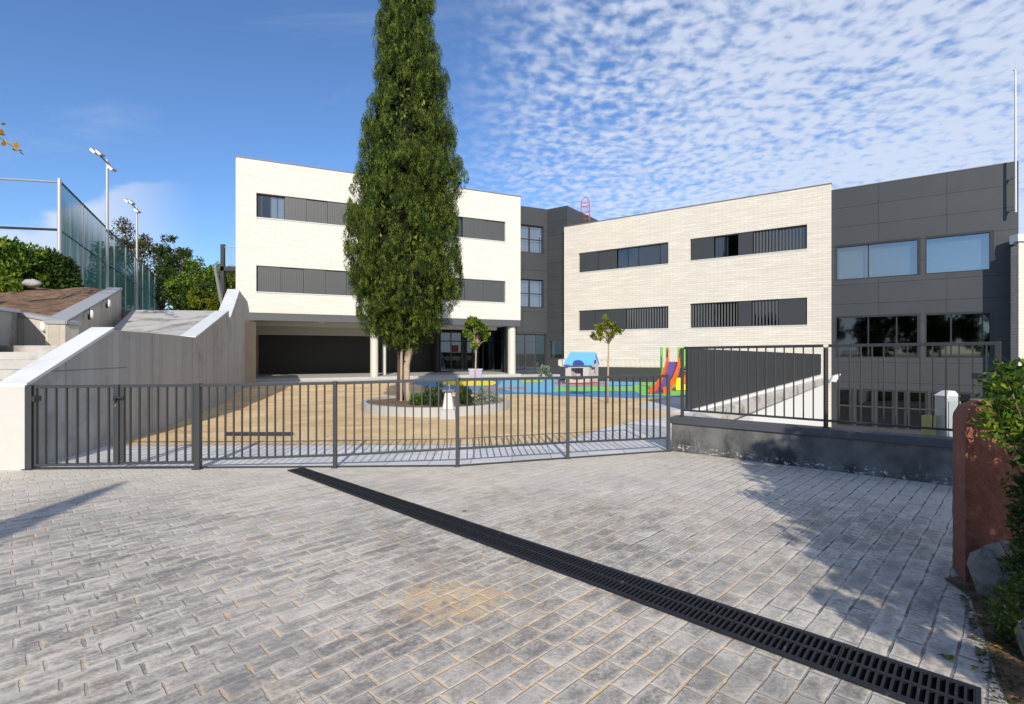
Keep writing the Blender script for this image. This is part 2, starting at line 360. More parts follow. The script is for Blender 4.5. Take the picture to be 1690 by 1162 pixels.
def tile_mat(name):
    m, t, p = newmat(name); ps = pos(t); x, y, z = t.sep(ps)
    b = t.new('ShaderNodeTexBrick', offset=0.0); t.l.new(t.xyz(x, y, 0.0), b.inputs['Vector']); b.inputs['Scale'].default_value = 1
    b.inputs['Color1'].default_value = (.52, .52, .52, 1); b.inputs['Color2'].default_value = (.62, .61, .6, 1); b.inputs['Mortar'].default_value = (.3, .29, .28, 1)
    b.inputs['Brick Width'].default_value = .6; b.inputs['Row Height'].default_value = .4; b.inputs['Mortar Size'].default_value = .008
    c = t.mix(t.ramp(t.noise(ps, 2.2, 6, .7), .5, .8, 0, .5), b.outputs['Color'], (.36, .34, .32))
    t.l.new(c, p.inputs['Base Color']); p.inputs['Roughness'].default_value = .8; return m

m_pave = paver_mat('stamped_pavers'); m_sand = sand_mat('sand'); m_soil = soil_mat('soil'); m_tile = tile_mat('pale_tiles')
m_brickL = brick_mat('cream_brick_a', LD, (.725, .69, .625), (.665, .63, .56), (.49, .455, .40))
m_brickR = brick_mat('cream_brick_b', RD, (.73, .675, .585), (.665, .605, .51), (.49, .44, .365))
m_cladR = clad_mat('grey_cladding_b', RD, (.038, .041, .044), 2.62, 1.0, 0, 10.07)
m_cladL = clad_mat('grey_cladding_a', LD, (.038, .041, .044), 2.3, 1.5)
m_conc = concrete_mat('board_concrete', (.38, .38, .378))
m_concW = concrete_mat('warm_board_concrete', (.50, .45, .38), dark=.4, seam=False, d=(.7, .7))
m_coping = M('pale_coping', (.60, .61, .61), .8, .1, 2.5, .004, 50, stain=(.40, .40, .39), stlo=.52, sthi=.8)
m_step = M('stair_concrete', (.43, .41, .38), .85, .2, 3, .004, 40, stain=(.20, .185, .165), stlo=.47, sthi=.66)
m_endface = M('white_concrete', (.50, .485, .45), .8, .05, 4, .003, 60, stain=(.45, .42, .38), stlo=.68, sthi=.74, stscale=9)
m_iron = M('grey_painted_steel', (.036, .039, .042), .45, .12, 8, spec=.5)
m_ironF = M('dark_painted_steel', (.026, .028, .031), .4, .12, 8, spec=.5)
m_grate = M('black_cast_grate', (.008, .009, .013), .6, .3, 20, .002, 80, stain=(.10, .09, .08), stscale=14, stlo=.62, sthi=.75)
m_void = M('channel_void', (.003, .003, .0035), 1.0, spec=.1)
m_frame = M('dark_window_frame', (.022, .024, .026), .4)
m_shut = M('grey_shutter', (.052, .056, .060), .5, .08, 1.5)
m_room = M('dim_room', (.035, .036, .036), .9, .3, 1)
m_glass = glass_mat('window_glass', (.28, .34, .36), .10)
m_glassD = glass_mat('tinted_window_glass', (.42, .46, .50), .06)
m_glassB = glass_mat('blue_window_glass', (.66, .70, .72), .16, .02)
m_blind = M('pale_blind', (.50, .53, .53), .8, .06, .8)
m_curtain = M('white_curtain', (.75, .78, .80), .8, .1, 9)
m_white = M('white_paint', (.74, .73, .70), .5, .03)
m_colm = M('column_paint', (.54, .53, .46), .6, .05)
m_ceil = M('porch_ceiling', (.50, .46, .38), .8, .06)
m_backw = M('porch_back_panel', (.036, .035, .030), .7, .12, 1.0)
m_fascia = M('steel_fascia', (.075, .08, .088), .5)
m_pole = M('galvanised_pole', (.36, .37, .38), .45, .08, metal=.3)
m_zinc = M('zinc_box', (.50, .55, .56), .35, .12, 6, metal=.4)
m_blue = M('blue_rubber', (.055, .235, .47), .85, .12, 6, .003, 90)
m_lblue = M('light_blue_rubber', (.13, .42, .62), .85, .12, 6, .003, 90)
m_yel = M('yellow_rubber', (.80, .62, .03), .85, .1, 6, .003, 90)
m_grn = M('green_rubber', (.22, .55, .12), .85, .12, 6, .003, 90)
m_ored = M('orange_rubber', (.70, .14, .05), .85, .1, 6, .003, 90)
m_pOr = M('orange_plastic', (.85, .13, .01), .35, .04)
m_pGr = M('green_plastic', (.14, .50, .06), .35, .04)
m_pYe = M('yellow_plastic', (.85, .70, .02), .35, .04)
m_pBl = M('blue_plastic', (.12, .36, .78), .35, .04)
m_pNa = M('navy_plastic', (.03, .05, .24), .4, .04)
m_pGy = M('grey_plastic', (.42, .40, .40), .5, .1)
m_red = M('red_stucco', (.215, .080, .052), .9, .4, 4, .06, 14, stain=(.30, .12, .085), stscale=5, stlo=.5, sthi=.7)
m_redsteel = M('red_painted_steel', (.45, .07, .07), .5)
m_kerb = M('kerb_stone', (.40, .39, .37), .85, .12, 4, .004, 30, stain=(.34, .33, .31))
m_rock = M('grey_rock', (.25, .23, .19), .9, .4, 7, .05, 16, stain=(.10, .10, .07), stscale=6, stlo=.5, sthi=.65)
m_bark = M('bark', (.20, .145, .10), .95, .35, 7, .03, 25)
m_pbark = M('pale_bark', (.38, .30, .22), .95, .3, 7, .02, 25)
m_dirt = M('bare_ground', (.30, .25, .18), .95, .3, .6, .02, 8)
m_cyp = leaf_mat('cypress_leaf', [(.007, .016, .003), (.020, .038, .005), (.055, .092, .011), (.18, .215, .035)], .05, 6.5, .25)
m_leafG = leaf_mat('green_leaf', [(.018, .045, .008), (.05, .11, .015), (.12, .19, .02), (.24, .27, .03)], .25)
m_leafD = leaf_mat('dark_leaf', [(.012, .028, .008), (.03, .055, .012), (.07, .10, .02)], .15)
m_leafB = leaf_mat('brownish_leaf', [(.022, .024, .012), (.06, .065, .028), (.15, .12, .055)], .15)
m_leafY = leaf_mat('yellow_green_leaf', [(.05, .07, .01), (.13, .17, .02), (.34, .30, .02)], .3)
m_leafO = leaf_mat('autumn_leaf', [(.10, .05, .015), (.35, .20, .04), (.55, .36, .06)], .3)
m_leafS = leaf_mat('silver_leaf', [(.12, .15, .11), (.24, .28, .22), (.34, .36, .30)], .15)
m_screen = glass_mat('green_windscreen', (.25, .55, .50), .0, .9)

# ------------------------------------------------------------------ the ground
LOWZ = -2.35
B_ = MB(); B_.poly([(-900, -900, LOWZ-.2), (900, -900, LOWZ-.2), (900, 900, LOWZ-.2), (-900, 900, LOWZ-.2)])
tag(B_.build('ground', m_dirt), kind='structure')
gateL = (-6.62, 6.97); gateM = (-.76, 7.15); gateR = (2.52, 8.24)
B_ = MB(); B_.prism([(-14, -14), (9, -14), (9, 3.2), (5.45, 6.05), (2.60, 8.26), gateM, gateL, (-14, 6.97)], LOWZ-.1, 0.0)
tag(B_.build('pavement', m_pave), kind='structure')
B_ = MB(); B_.prism([(-6.62, 6.974), (-.76, 7.154), (2.60, 8.264), (4.95, 13.9), (14.4, 23.7), (16.5, 26.9), (4, 45), (-20, 45), (-16, 27), (-10, 18.4), (-8, 13), (-7.2, 10.5)], LOWZ-.1, -0.002)
tag(B_.build('court_paving', m_tile), kind='structure')
# lower yard beside the right building
B_ = MB(); B_.prism([(4.2, 8.0), (60, -5), (60, 60), (4.2, 60)], LOWZ-.15, LOWZ)
tag(B_.build('lower_yard_paving', M('yard_asphalt', (.075, .075, .075), .9, .25, 1.5, .004, 40)), kind='structure')
def sheet(name, pix, z, mat, world_pts=None):
    pts = world_pts or [G(x, y)[:2] for x, y in pix]
    a = sum(pts[i][0]*pts[(i+1) % len(pts)][1]-pts[(i+1) % len(pts)][0]*pts[i][1] for i in range(len(pts)))
    if a < 0: pts = pts[::-1]
    return tag(MB().poly([(p[0], p[1], z) for p in pts]).build(name, mat), kind='structure')
sheet('sand', None, .003, m_sand, [(-6.98, 8.75), (-.3, 8.85), (.9, 9.2), G(1000, 706)[:2], G(1062, 692)[:2], G(1112, 686)[:2], (4.35, 13.0), G(1040, 671)[:2], G(1090, 660)[:2], (6.5, 18.9), (6.0, 26.3), (-1, 31), (-13.5, 26.3), (-9.45, 16.95), (-8.0, 13), (-7.25, 10.5)])
# wet-pour rubber play surface
sheet('blue_play_surface', [(676, 633), (700, 626.5), (900, 624), (1150, 624), (1165, 640), (1150, 655), (1040, 657), (930, 654), (880, 651), (830, 651), (780, 645), (720, 640)], .007, m_blue)
sheet('light_blue_play_surface', [(830, 626.5), (1010, 627), (1080, 630), (1075, 634), (1000, 637), (930, 638), (920, 648), (850, 648), (820, 640)], .011, m_lblue)
sheet('yellow_play_band', [(728, 635), (735, 629), (812, 629), (822, 632), (812, 636.5), (770, 637.5)], .015, m_yel)
sheet('yellow_green_play_patch', [(858, 627.3), (895, 627.3), (895, 631.5), (862, 631.5)], .015, m_leafY if False else M('lime_rubber', (.45, .52, .10), .85))
sheet('orange_play_band', [(908, 634.5), (914, 631.5), (996, 631.5), (1000, 635), (960, 636)], .015, m_ored)
sheet('red_play_band', [(802, 641.8), (804, 639.2), (868, 639.2), (871, 641.8)], .015, m_ored)
sheet('green_play_band', [(915, 647), (918, 639), (1000, 638), (1040, 638), (1060, 631), (1150, 630), (1160, 640), (1148, 654), (1060, 653), (1048, 646.5), (1000, 646)], .015, m_grn)
# iron track strip under the railing
B_ = MB()
for a, b in (((-6.55, 6.99), (-.76, 7.17)), ((-.76, 7.17), (2.5, 8.25))): B_.bar((a[0], a[1], .006), (b[0], b[1], .006), .05, .02)
tag(B_.build('gate_track', m_ironF, loc=(-2, 7.1, 0)), 'low dark steel track along the ground under the railing', 'gate track')

# soil bed at the right edge
bed = [G(1600, 985)[:2], (3.05, 3.62), (4.6, 3.9), (5.2, 1.0), (2.2, 1.0), G(1665, 1162)[:2], G(1645, 1120)[:2], G(1622, 1040)[:2]]
sheet('soil_bed', None, .004, m_soil, bed)

# ------------------------------------------------------------------ drain
dr = thing('drainage_channel', (0, 4.5, 0), 'long black slotted drainage channel crossing the pavers diagonally', 'drain')
e0 = Vector((2.2, 2.43, 0)); dd = Vector((-.740, .6727, 0)).normalized(); dn = Vector((-.6727, -.740, 0)).normalized()
DL = 6.86; DW = .395
def dp(s, wv, z): return tuple(e0 + dd*s + dn*wv*(.90 - .052*s) + Vector((0, 0, z)))
def dbox(mb, s0, s1, w0, w1, z0, z1):
    pts = [dp(s0, w0, 0), dp(s0, w1, 0), dp(s1, w1, 0), dp(s1, w0, 0)]
    a = sum(pts[i][0]*pts[(i+1) % 4][1]-pts[(i+1) % 4][0]*pts[i][1] for i in range(4))
    if a < 0: pts = pts[::-1]
    mb.hexa([(p[0], p[1], z0) for p in pts], [(p[0], p[1], z1) for p in pts])
B_ = MB(); dbox(B_, 0, DL, 0, .022, .002, .016); dbox(B_, 0, DL, DW-.022, DW, .002, .016); dbox(B_, -.02, 0, 0, DW, .002, .016)
B_.build('frame', m_grate, dr)
B_ = MB(); dbox(B_, 0, DL, .022, DW-.022, .001, .004); B_.build('channel', m_void, dr)
nsec = 13; sl = DL/nsec
for k in range(nsec):
    B_ = MB(); s0 = k*sl+.0015; s1 = (k+1)*sl-.0015; zt = .0165
    dbox(B_, s0, s1, .024, .038, .005, zt); dbox(B_, s0, s1, DW/2-.013, DW/2+.013, .005, zt); dbox(B_, s0, s1, DW-.038, DW-.024, .005, zt)
    n = 16
    for i in range(n+1):
        c = s0 + (s1-s0)*i/n; h = .0055; a, b = max(s0, c-h), min(s1, c+h)
        dbox(B_, a, b, .038, DW/2-.013, .005, zt-.001); dbox(B_, a, b, DW/2+.013, DW-.038, .005, zt-.001)
    B_.build('grate', m_grate, dr)

# ------------------------------------------------------------------ left retaining wall, stairs and ramp
W = [(-6.62, 6.98), (-7.2, 10.5), (-7.95, 13.0), (-9.38, 16.95), (-13.6, 26.6)]
def wx(y):
    for a, b in zip(W, W[1:]):
        if y <= b[1]: return a[0]+(b[0]-a[0])*(y-a[1])/(b[1]-a[1])
    return W[-1][0]
def wtop(y):
    pr = [(6.98, 1.13), (8.91, 1.98), (12.7, 1.96), (16.6, 2.88), (17.0, 2.95), (17.06, 2.62), (20.7, 4.08), (24.8, 4.05), (26.0, 3.7)]
    for a, b in zip(pr, pr[1:]):
        if y <= b[0]: return a[1]+(b[1]-a[1])*(y-a[0])/(b[0]-a[0])
    return pr[-1][1]
TH = .33
ys = [6.98, 8.91, 10.5, 12.7, 13.0, 16.6, 16.95, 17.0, 17.06, 20.7, 24.8, 25.9]
ramp = thing('retaining_wall', (-8, 12, 0), 'board marked concrete wall with sloping pale coping beside the ramp', 'wall')
B_ = MB()
for a, b in zip(ys, ys[1:]):
    B_.hexa([(wx(a)-TH, a, -.2), (wx(a), a, -.2), (wx(b), b, -.2), (wx(b)-TH, b, -.2)], [(wx(a)-TH, a, wtop(a)), (wx(a), a, wtop(a)), (wx(b), b, wtop(b)), (wx(b)-TH, b, wtop(b))])
B_.build('wall', m_conc, ramp)
def cop(y0, y1, wd=.40, th=.05, over=.02):
    mb = MB(); n = [y for y in ys if y0 < y < y1]; seq = [y0]+n+[y1]
    for a, b in zip(seq, seq[1:]):
        za, zb = wtop(a)+.003, wtop(b)+.003
        mb.hexa([(wx(a)+over-wd, a, za), (wx(a)+over, a, za), (wx(b)+over, b, zb), (wx(b)+over-wd, b, zb)], [(wx(a)+over-wd, a, za+th), (wx(a)+over, a, za+th), (wx(b)+over, b, zb+th), (wx(b)+over-wd, b, zb+th)])
    return mb
cop(6.96, 8.91).build('coping', m_coping, ramp)
cop(12.7, 16.9, .42, .03).build('coping', m_coping, ramp)
cop(17.1, 20.7, .50, .06).build('coping', m_coping, ramp)
B_ = MB(); B_.box(-6.62-TH-.004, -6.612, 6.945, 6.977, 0, 1.128); B_.build('end_face', m_endface, ramp)
# first flight, landing, ramp
st = thing('staircase', (-9, 8, 0), 'pale concrete steps climbing to the landing behind the wall', 'stairs')
B_ = MB(); zs = [1.02, 1.17, 1.32, 1.47, 1.60, 1.72]; y0 = 7.05
for i, z in enumerate(zs):
    ya = y0+i*.48; yb = y0+(i+1)*.48 if i < len(zs)-1 else 11.0
    B_.box(-14.5, wx(ya)-TH-.10, ya, yb, -.1, z)
B_.build('steps', m_step, st)
B_ = MB(); B_.box(-14.5, -6.62-TH-.1, 7.02, 7.046, -.1, .95); B_.build('front_wall', M('yellow_stone', (.50, .44, .30), .9, .3, 3, .01, 20), st)
B_ = MB(); B_.prism([(wx(11)-TH-.01, 11.0), (wx(13)-TH-.01, 12.75), (-12.2, 12.75), (-12.2, 11.0)], -.1, 1.80); B_.build('landing', m_step, st)
B_ = MB(); xr0 = wx(12.75)-TH; xr1 = wx(17.0)-TH
B_.prism([(xr0-.0, 12.76), (xr1-.0, 17.0), (-12.6, 17.0), (-9.9, 12.2), (-9.3, 10.9), (-8.1, 10.9)], -.1, [1.95, 2.97, 3.0, 1.80, 1.62, 1.62]); B_.build('ramp_slab', m_step, st)
# planter wall with three oval lamps
pw = thing('planter_wall', (-9.5, 11, 0), 'warm board marked wall with grey coping holding the soil bank', 'wall')
F0 = (-10.25, 10.55); F1 = (-9.12, 10.45); F2 = (-13.05, 17.1)
def wallseg(mb, a, b, za, zb, th, z0):
    a = Vector(a); b = Vector(b); d = (b-a).normalized(); n = Vector((-d.y, d.x))*th
    mb.hexa([(a.x, a.y, z0), (b.x, b.y, z0), (b.x+n.x, b.y+n.y, z0), (a.x+n.x, a.y+n.y, z0)], [(a.x, a.y, za), (b.x, b.y, zb), (b.x+n.x, b.y+n.y, zb), (a.x+n.x, a.y+n.y, za)])
B_ = MB(); wallseg(B_, F0, F1, 2.36, 2.16, .3, .5); wallseg(B_, F2, (F1[0]-.004, F1[1]), 3.66, 2.16, -.3, .5); 
B_.build('wall', m_concW, pw)
B_ = MB()
def copseg(mb, a, b, za, zb, wd, th, out):
    a = Vector(a); b = Vector(b); d = (b-a).normalized(); n = Vector((-d.y, d.x)); o = n*-out; i = n*wd
    mb.hexa([(a.x+o.x, a.y+o.y, za), (b.x+o.x, b.y+o.y, zb), (b.x+i.x, b.y+i.y, zb), (a.x+i.x, a.y+i.y, za)], [(a.x+o.x, a.y+o.y, za+th), (b.x+o.x, b.y+o.y, zb+th), (b.x+i.x, b.y+i.y, zb+th), (a.x+i.x, a.y+i.y, za+th)])
copseg(B_, F0, (F1[0]+.03, F1[1]), 2.365, 2.165, .33, .07, .035)
copseg(B_, (F1[0]+.01, F1[1]-.02), F2, 2.168, 3.67, .33, .075, .035)
B_.build('coping', m_coping if False else M('grey_coping', (.30, .31, .32), .8, .12, 4, .004, 40), pw)
def oval_lamp(px, py, d, nrm, label):
    c = Vector(P(px, py, d)); r = thing('wall_lamp', c, label, 'wall lamp', 'oval lamps on the planter wall')
    n = Vector(nrm).normalized(); s = Vector((-n.y, n.x, 0))
    def oval(rx, rz, t0, t1):
        mb = MB(); k = 18; rings = [(1, t0), (1, t0+(t1-t0)*.5), (.8, t1*.9), (.4, t1)]
        for f, t in rings: mb.v += [tuple(c + s*(rx*f*math.cos(2*math.pi*j/k)) + Vector((0, 0, rz*f*math.sin(2*math.pi*j/k))) + n*t) for j in range(k)]
        for i in range(3):
            for j in range(k): mb.f.append((i*k+j, i*k+(j+1) % k, (i+1)*k+(j+1) % k, (i+1)*k+j))
        mb.f.append(tuple(range(3*k, 4*k))); return mb
    oval(.075, .13, -.03, .03).build('housing', m_frame, r); oval(.062, .112, .0, .075).build('glass_cover', m_white, r, smooth=True)
oval_lamp(74, 539, 10.43, (-.1, -1, 0), 'white oval lamp on the planter wall face nearest the camera')
oval_lamp(148, 519, 12.05, (.86, .51, 0), 'middle oval lamp on the rising planter wall')
oval_lamp(177, 501, 14.05, (.86, .51, 0), 'farthest oval lamp near the top end of the planter wall')
B_ = MB(); wallseg(B_, (-9.15, 8.9), (F0[0]+.1, F0[1]-.02), 2.36, 2.40, .3, .5)
B_.build('low_wall', M('stained_concrete', (.36, .35, .33), .9, .2, 3, .006, 30, stain=(.12, .12, .12), stlo=.45, sthi=.7), loc=(-9.7, 9.7, .5)); lw = bpy.data.objects['low_wall']; tag(lw, 'dark stained concrete side wall at the left frame edge', 'wall')
B_ = MB(); copseg(B_, (-9.15, 8.9), (F0[0]+.1, F0[1]-.02), 2.363, 2.403, .33, .07, .03); B_.build('coping', m_coping, lw)
# soil bank (uneven)
def terrain(name, x0, x1, y0, y1, zf, mat, nx=30, ny=20, amp=.12, clipf=None):
    mb = MB(); pts = {}
    for j in range(ny+1):
        for i in range(nx+1):
            y = y0+(y1-y0)*j/ny; xa, xb = x0, (x1(y) if callable(x1) else x1); x = xa+(xb-xa)*i/nx
            mb.v.append((x, y, zf(x, y)+(random.uniform(-amp, amp) if 0 < i < nx else 0)))
    for j in range(ny):
        for i in range(nx): k = j*(nx+1)+i; mb.f.append((k, k+1, k+nx+2, k+nx+1))
    return tag(mb.build(name, mat, smooth=True), kind='structure')
def f2x(y): return F1[0]-.28+(F2[0]-F1[0])*(y-F1[1])/(F2[1]-F1[1])
terrain('soil_bank', -26, lambda y: f2x(y), 10.78, 17.1, lambda x, y: 2.24+(y-10.78)*.232+.0*x, m_soil, amp=.06)
# upper terrace behind
B_ = MB(); B_.prism([(-12.7, 17.12), (-12.0, 24), (-16.5, 28), (-16.5, 90), (-120, 90), (-120, 17.12)], -.5, [3.0, 3.0, 3.3, 3.6, 3.6, 3.7])
tag(B_.build('upper_terrace', m_dirt), kind='structure')
B_ = MB(); B_.prism([(-26, 10.6), (-9.4, 10.78), (-13.2, 17.1), (-26, 17.1)], -.5, 2.1); tag(B_.build('bank_fill', m_soil), kind='structure')

# ------------------------------------------------------------------ buildings
def fu(px, O, d):
    r = (px-CX)/F; return (r*O[1]-O[0])/(d[0]-r*d[1])
def fp(O, d, n, u, wv, z): return (O[0]+d[0]*u+n[0]*wv, O[1]+d[1]*u+n[1]*wv, z)
def fbox(mb, O, d, n, u0, u1, w0, w1, z0, z1):
    """w positive = outward"""
    b = [fp(O, d, n, u0, w1, 0), fp(O, d, n, u1, w1, 0), fp(O, d, n, u1, w0, 0), fp(O, d, n, u0, w0, 0)]
    mb.hexa([(p[0], p[1], z0) for p in b], [(p[0], p[1], z1) for p in b])
def facade(O, d, n, u0, u1, z0, z1, th, holes):
    mb = MB()
    us = sorted({u0, u1, *[h[0] for h in holes], *[h[1] for h in holes]}); zs = sorted({z0, z1, *[h[2] for h in holes], *[h[3] for h in holes]})
    nu, nz = len(us)-1, len(zs)-1
    def solid(i, j):
        if i < 0 or j < 0 or i >= nu or j >= nz: return False
        cu = (us[i]+us[i+1])/2; cz = (zs[j]+zs[j+1])/2
        return not any(h[0] < cu < h[1] and h[2] < cz < h[3] for h in holes)
    def q(*p): mb.poly([fp(O, d, n, *x) for x in p])
    for i in range(nu):
        for j in range(nz):
            if not solid(i, j): continue
            a, b, c, e = us[i], us[i+1], zs[j], zs[j+1]
            q((a, 0, c), (b, 0, c), (b, 0, e), (a, 0, e)); q((a, -th, e), (b, -th, e), (b, -th, c), (a, -th, c))
            if not solid(i-1, j): q((a, 0, c), (a, 0, e), (a, -th, e), (a, -th, c))
            if not solid(i+1, j): q((b, 0, c), (b, -th, c), (b, -th, e), (b, 0, e))
            if not solid(i, j-1): q((a, 0, c), (a, -th, c), (b, -th, c), (b, 0, c))
            if not solid(i, j+1): q((a, 0, e), (b, 0, e), (b, -th, e), (a, -th, e))
    return mb
def strip_window(parent, O, d, n, px, z0, z1, segs, depth=.22):
    """long recessed window: frame, panes and sliding shutters"""
    u0, u1 = fu(px[0], O, d), fu(px[1], O, d); fw = .06
    f = MB(); fr = (-depth-.06, -depth+.02)
    for a, b, c, e in ((u0+.004, u1-.004, z1-fw, z1-.004), (u0+.004, u1-.004, z0+.004, z0+fw), (u0+.004, u0+fw, z0+fw, z1-fw), (u1-fw, u1-.004, z0+fw, z1-fw)): fbox(f, O, d, n, a, b, fr[0], fr[1], c, e)
    wn = f.build('window', m_frame, parent)
    s = MB(); fbox(s, O, d, n, u0-.02, u1+.02, -.02, .035, z0-.035, z0-.004); s.build('sill', m_white, wn)
    for a, b, ty in segs:
        a = max(fu(a, O, d), u0+fw+.003); b = min(fu(b, O, d), u1-fw-.003)
        mb = MB()
        if ty in 'GLC':
            fbox(mb, O, d, n, a, b, -depth-.03, -depth-.02, z0+fw+.002, z1-fw-.002); mb.build('pane', {'G': m_glass, 'L': m_glassD, 'C': m_glassB}[ty], wn)
            if ty in 'LC':
                cb = MB(); fbox(cb, O, d, n, a, b, -depth-.07, -depth-.05, z0+.07, z1-.07); cb.build('blind', m_blind if ty == 'L' else m_curtain, wn)
            mu = MB(); fbox(mu, O, d, n, b-.035, b+.002, -depth-.02, -depth+.02, z0+fw, z1-fw); mu.build('mullion', m_frame, wn)
        else:
            pn = max(1, round((b-a)/1.15)); pwid = (b-a)/pn
            for k in range(pn):
                ua, ub = a+k*pwid+.006, a+(k+1)*pwid-.006; mb = MB(); dp_ = -.05 - (.045 if k % 2 else 0) - (0 if ty == 'S' else .02)
                fbox(mb, O, d, n, ua, ub, dp_-.02, dp_, z0+.008, z0+.04); fbox(mb, O, d, n, ua, ub, dp_-.02, dp_, z1-.04, z1-.008)
                pit = .085 if ty == 'S' else .16; m = max(2, int((ub-ua)/pit))
                for i in range(m):
                    c = ua+(i+.5)*(ub-ua)/m; hw = pit*(.40 if ty == 'S' else .22)
                    p1 = fp(O, d, n, c-hw, dp_-.012, 0); p2 = fp(O, d, n, c+hw, dp_-(.004 if ty == 'S' else .07), 0)
                    p3 = fp(O, d, n, c+hw, dp_-(.012 if ty == 'S' else .085), 0); p4 = fp(O, d, n, c-hw, dp_-.026, 0)
                    mb.hexa([(p[0], p[1], z0+.04) for p in (p1, p2, p3, p4)], [(p[0], p[1], z1-.04) for p in (p1, p2, p3, p4)])
                if ty == 'S': fbox(mb, O, d, n, ua, ub, dp_-.04, dp_-.03, z0+.04, z1-.04)
                mb.build('shutter', m_shut, wn)
            if ty == 'V':
                mb = MB(); fbox(mb, O, d, n, a, b, -depth-.03, -depth-.02, z0+fw+.002, z1-fw-.002); mb.build('pane', m_glass, wn)
    return (u0, u1, z0, z1)
def shell(parent, O, d, n, u0, u1, z0, z1, dep, th, mat_side, mat_roof, front_th=.4, room=True):
    mb = MB()
    fbox(mb, O, d, n, u0, u0+th, -dep, -front_th-.002, z0, z1); fbox(mb, O, d, n, u1-th, u1, -dep, -front_th-.002, z0, z1); fbox(mb, O, d, n, u0+th, u1-th, -dep, -dep+th, z0, z1)
    mb.build('side_wall', mat_side, parent)
    mb = MB(); fbox(mb, O, d, n, u0+th, u1-th, -dep+th, -front_th-.002, z1-.5, z1-.25); mb.build('roof', mat_roof, parent)
    if room:
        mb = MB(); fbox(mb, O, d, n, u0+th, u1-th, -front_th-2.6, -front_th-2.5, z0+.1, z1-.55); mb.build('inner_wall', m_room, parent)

m_roof = M('roof_gravel', (.3, .3, .3), .9)
m_cap = M('roof_edge_metal', (.16, .155, .15), .5)
# left building
LO = (-14.57, 27.0); LL = 16.67
lb = thing('brick_building', (LO[0], LO[1], 0), 'cream brick block raised on columns over an open porch, left of the cypress', 'building')
u_w0 = fu(423, LO, LD); hs = []
segA = [(423, 432, 'G'), (432, 447, 'G'), (447, 458, 'C'), (458, 470, 'C'), (470, 640, 'S')]
hs.append(strip_window(lb, LO, LD, LN, (423, 640), 8.83, 10.13, segA))
hs.append(strip_window(lb, LO, LD, LN, (700, 834), 8.83, 10.13, [(700, 748, 'S'), (748, 764, 'L'), (764, 834, 'S')]))
hs.append(strip_window(lb, LO, LD, LN, (423, 640), 4.84, 6.24, [(423, 640, 'S')]))
hs.append(strip_window(lb, LO, LD, LN, (700, 834), 4.84, 6.24, [(700, 799, 'S'), (799, 834, 'S')]))
facade(LO, LD, LN, 0, LL, 3.71, 11.89, .4, hs).build('wall', m_brickL, lb)
B_ = MB(); fbox(B_, LO, LD, LN, -.03, LL+.03, -.43, .03, 11.893, 11.94); B_.build('parapet_cap', m_cap, lb)
shell(lb, LO, LD, LN, 0, LL, 3.5, 11.88, 11, .35, m_brickL, m_roof)
B_ = MB(); fbox(B_, LO, LD, LN, .02, LL-.02, -.38, -.03, 3.30, 3.706); fbox(B_, LO, LD, LN, .36, LL-.36, -10.6, -.4, 3.52, 3.70); B_.build('fascia_beam', m_fascia, lb)
B_ = MB(); fbox(B_, LO, LD, LN, .36, LL-.36, -9, -.40, 3.36, 3.50); B_.build('porch_ceiling', m_ceil, lb)
B_ = MB(); fbox(B_, LO, LD, LN, .4, 12.4, -6.55, -6.2, 2.72, 3.355); fbox(B_, LO, LD, LN, .4, 15.9, -2.5, -2.2, 3.12, 3.355); B_.build('ceiling_beam', m_colm, lb)
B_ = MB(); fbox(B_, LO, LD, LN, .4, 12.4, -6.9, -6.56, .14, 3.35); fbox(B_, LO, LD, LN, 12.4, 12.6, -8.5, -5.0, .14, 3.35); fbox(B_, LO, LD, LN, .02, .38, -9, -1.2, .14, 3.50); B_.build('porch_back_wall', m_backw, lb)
B_ = MB(); fbox(B_, LO, LD, LN, -.3, LL+.1, -9.5, -.15, 0, .14); B_.build('porch_floor', m_kerb, lb)
for px, r_, dpt in ((412, .17, -.35), (620, .23, -.5), (647, .12, -2.4), (849, .26, -.45)):
    u = fu(px, LO, LD); c = fp(LO, LD, LN, u, dpt, .14)
    MB().lathe([(r_, 0), (r_, 3.158)], c, 24).build('column', m_colm, lb, smooth=False)
# glazed entrance at the right end of the porch
ent = MB(); O2 = fp(LO, LD, LN, 0, -5.2, 0)[:2]
for u in (12.7, 13.5, 14.35, 15.2, 16.0, 16.85, 17.7): fbox(ent, O2, LD, LN, u, u+.07, -.04, .04, .14, 3.3)
for z in (.14, 2.35, 3.22): fbox(ent, O2, LD, LN, 12.77, 17.7, -.035, .035, z, z+.08)
en = ent.build('entrance', m_iron, lb)
for u in (12.77, 13.57, 14.42, 15.27, 16.07, 16.92):
    g = MB(); fbox(g, O2, LD, LN, u, u+.72, -.01, .01, .23, 3.2); g.build('pane', m_glass, en)
B_ = MB(); fbox(B_, O2, LD, LN, 13.6, 14.1, .02, .04, 1.6, 2.1); B_.build('door_notice', M('dark_red_notice', (.10, .02, .015), .7), en)
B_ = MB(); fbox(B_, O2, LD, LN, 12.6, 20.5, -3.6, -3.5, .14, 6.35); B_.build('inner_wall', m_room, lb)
c = fp(LO, LD, LN, fu(533, LO, LD), -1.2, 3.28)
MB().lathe([(.13, 0), (.16, .05), (.16, .078)], c, 16).build('ceiling_lamp', m_white, lb)

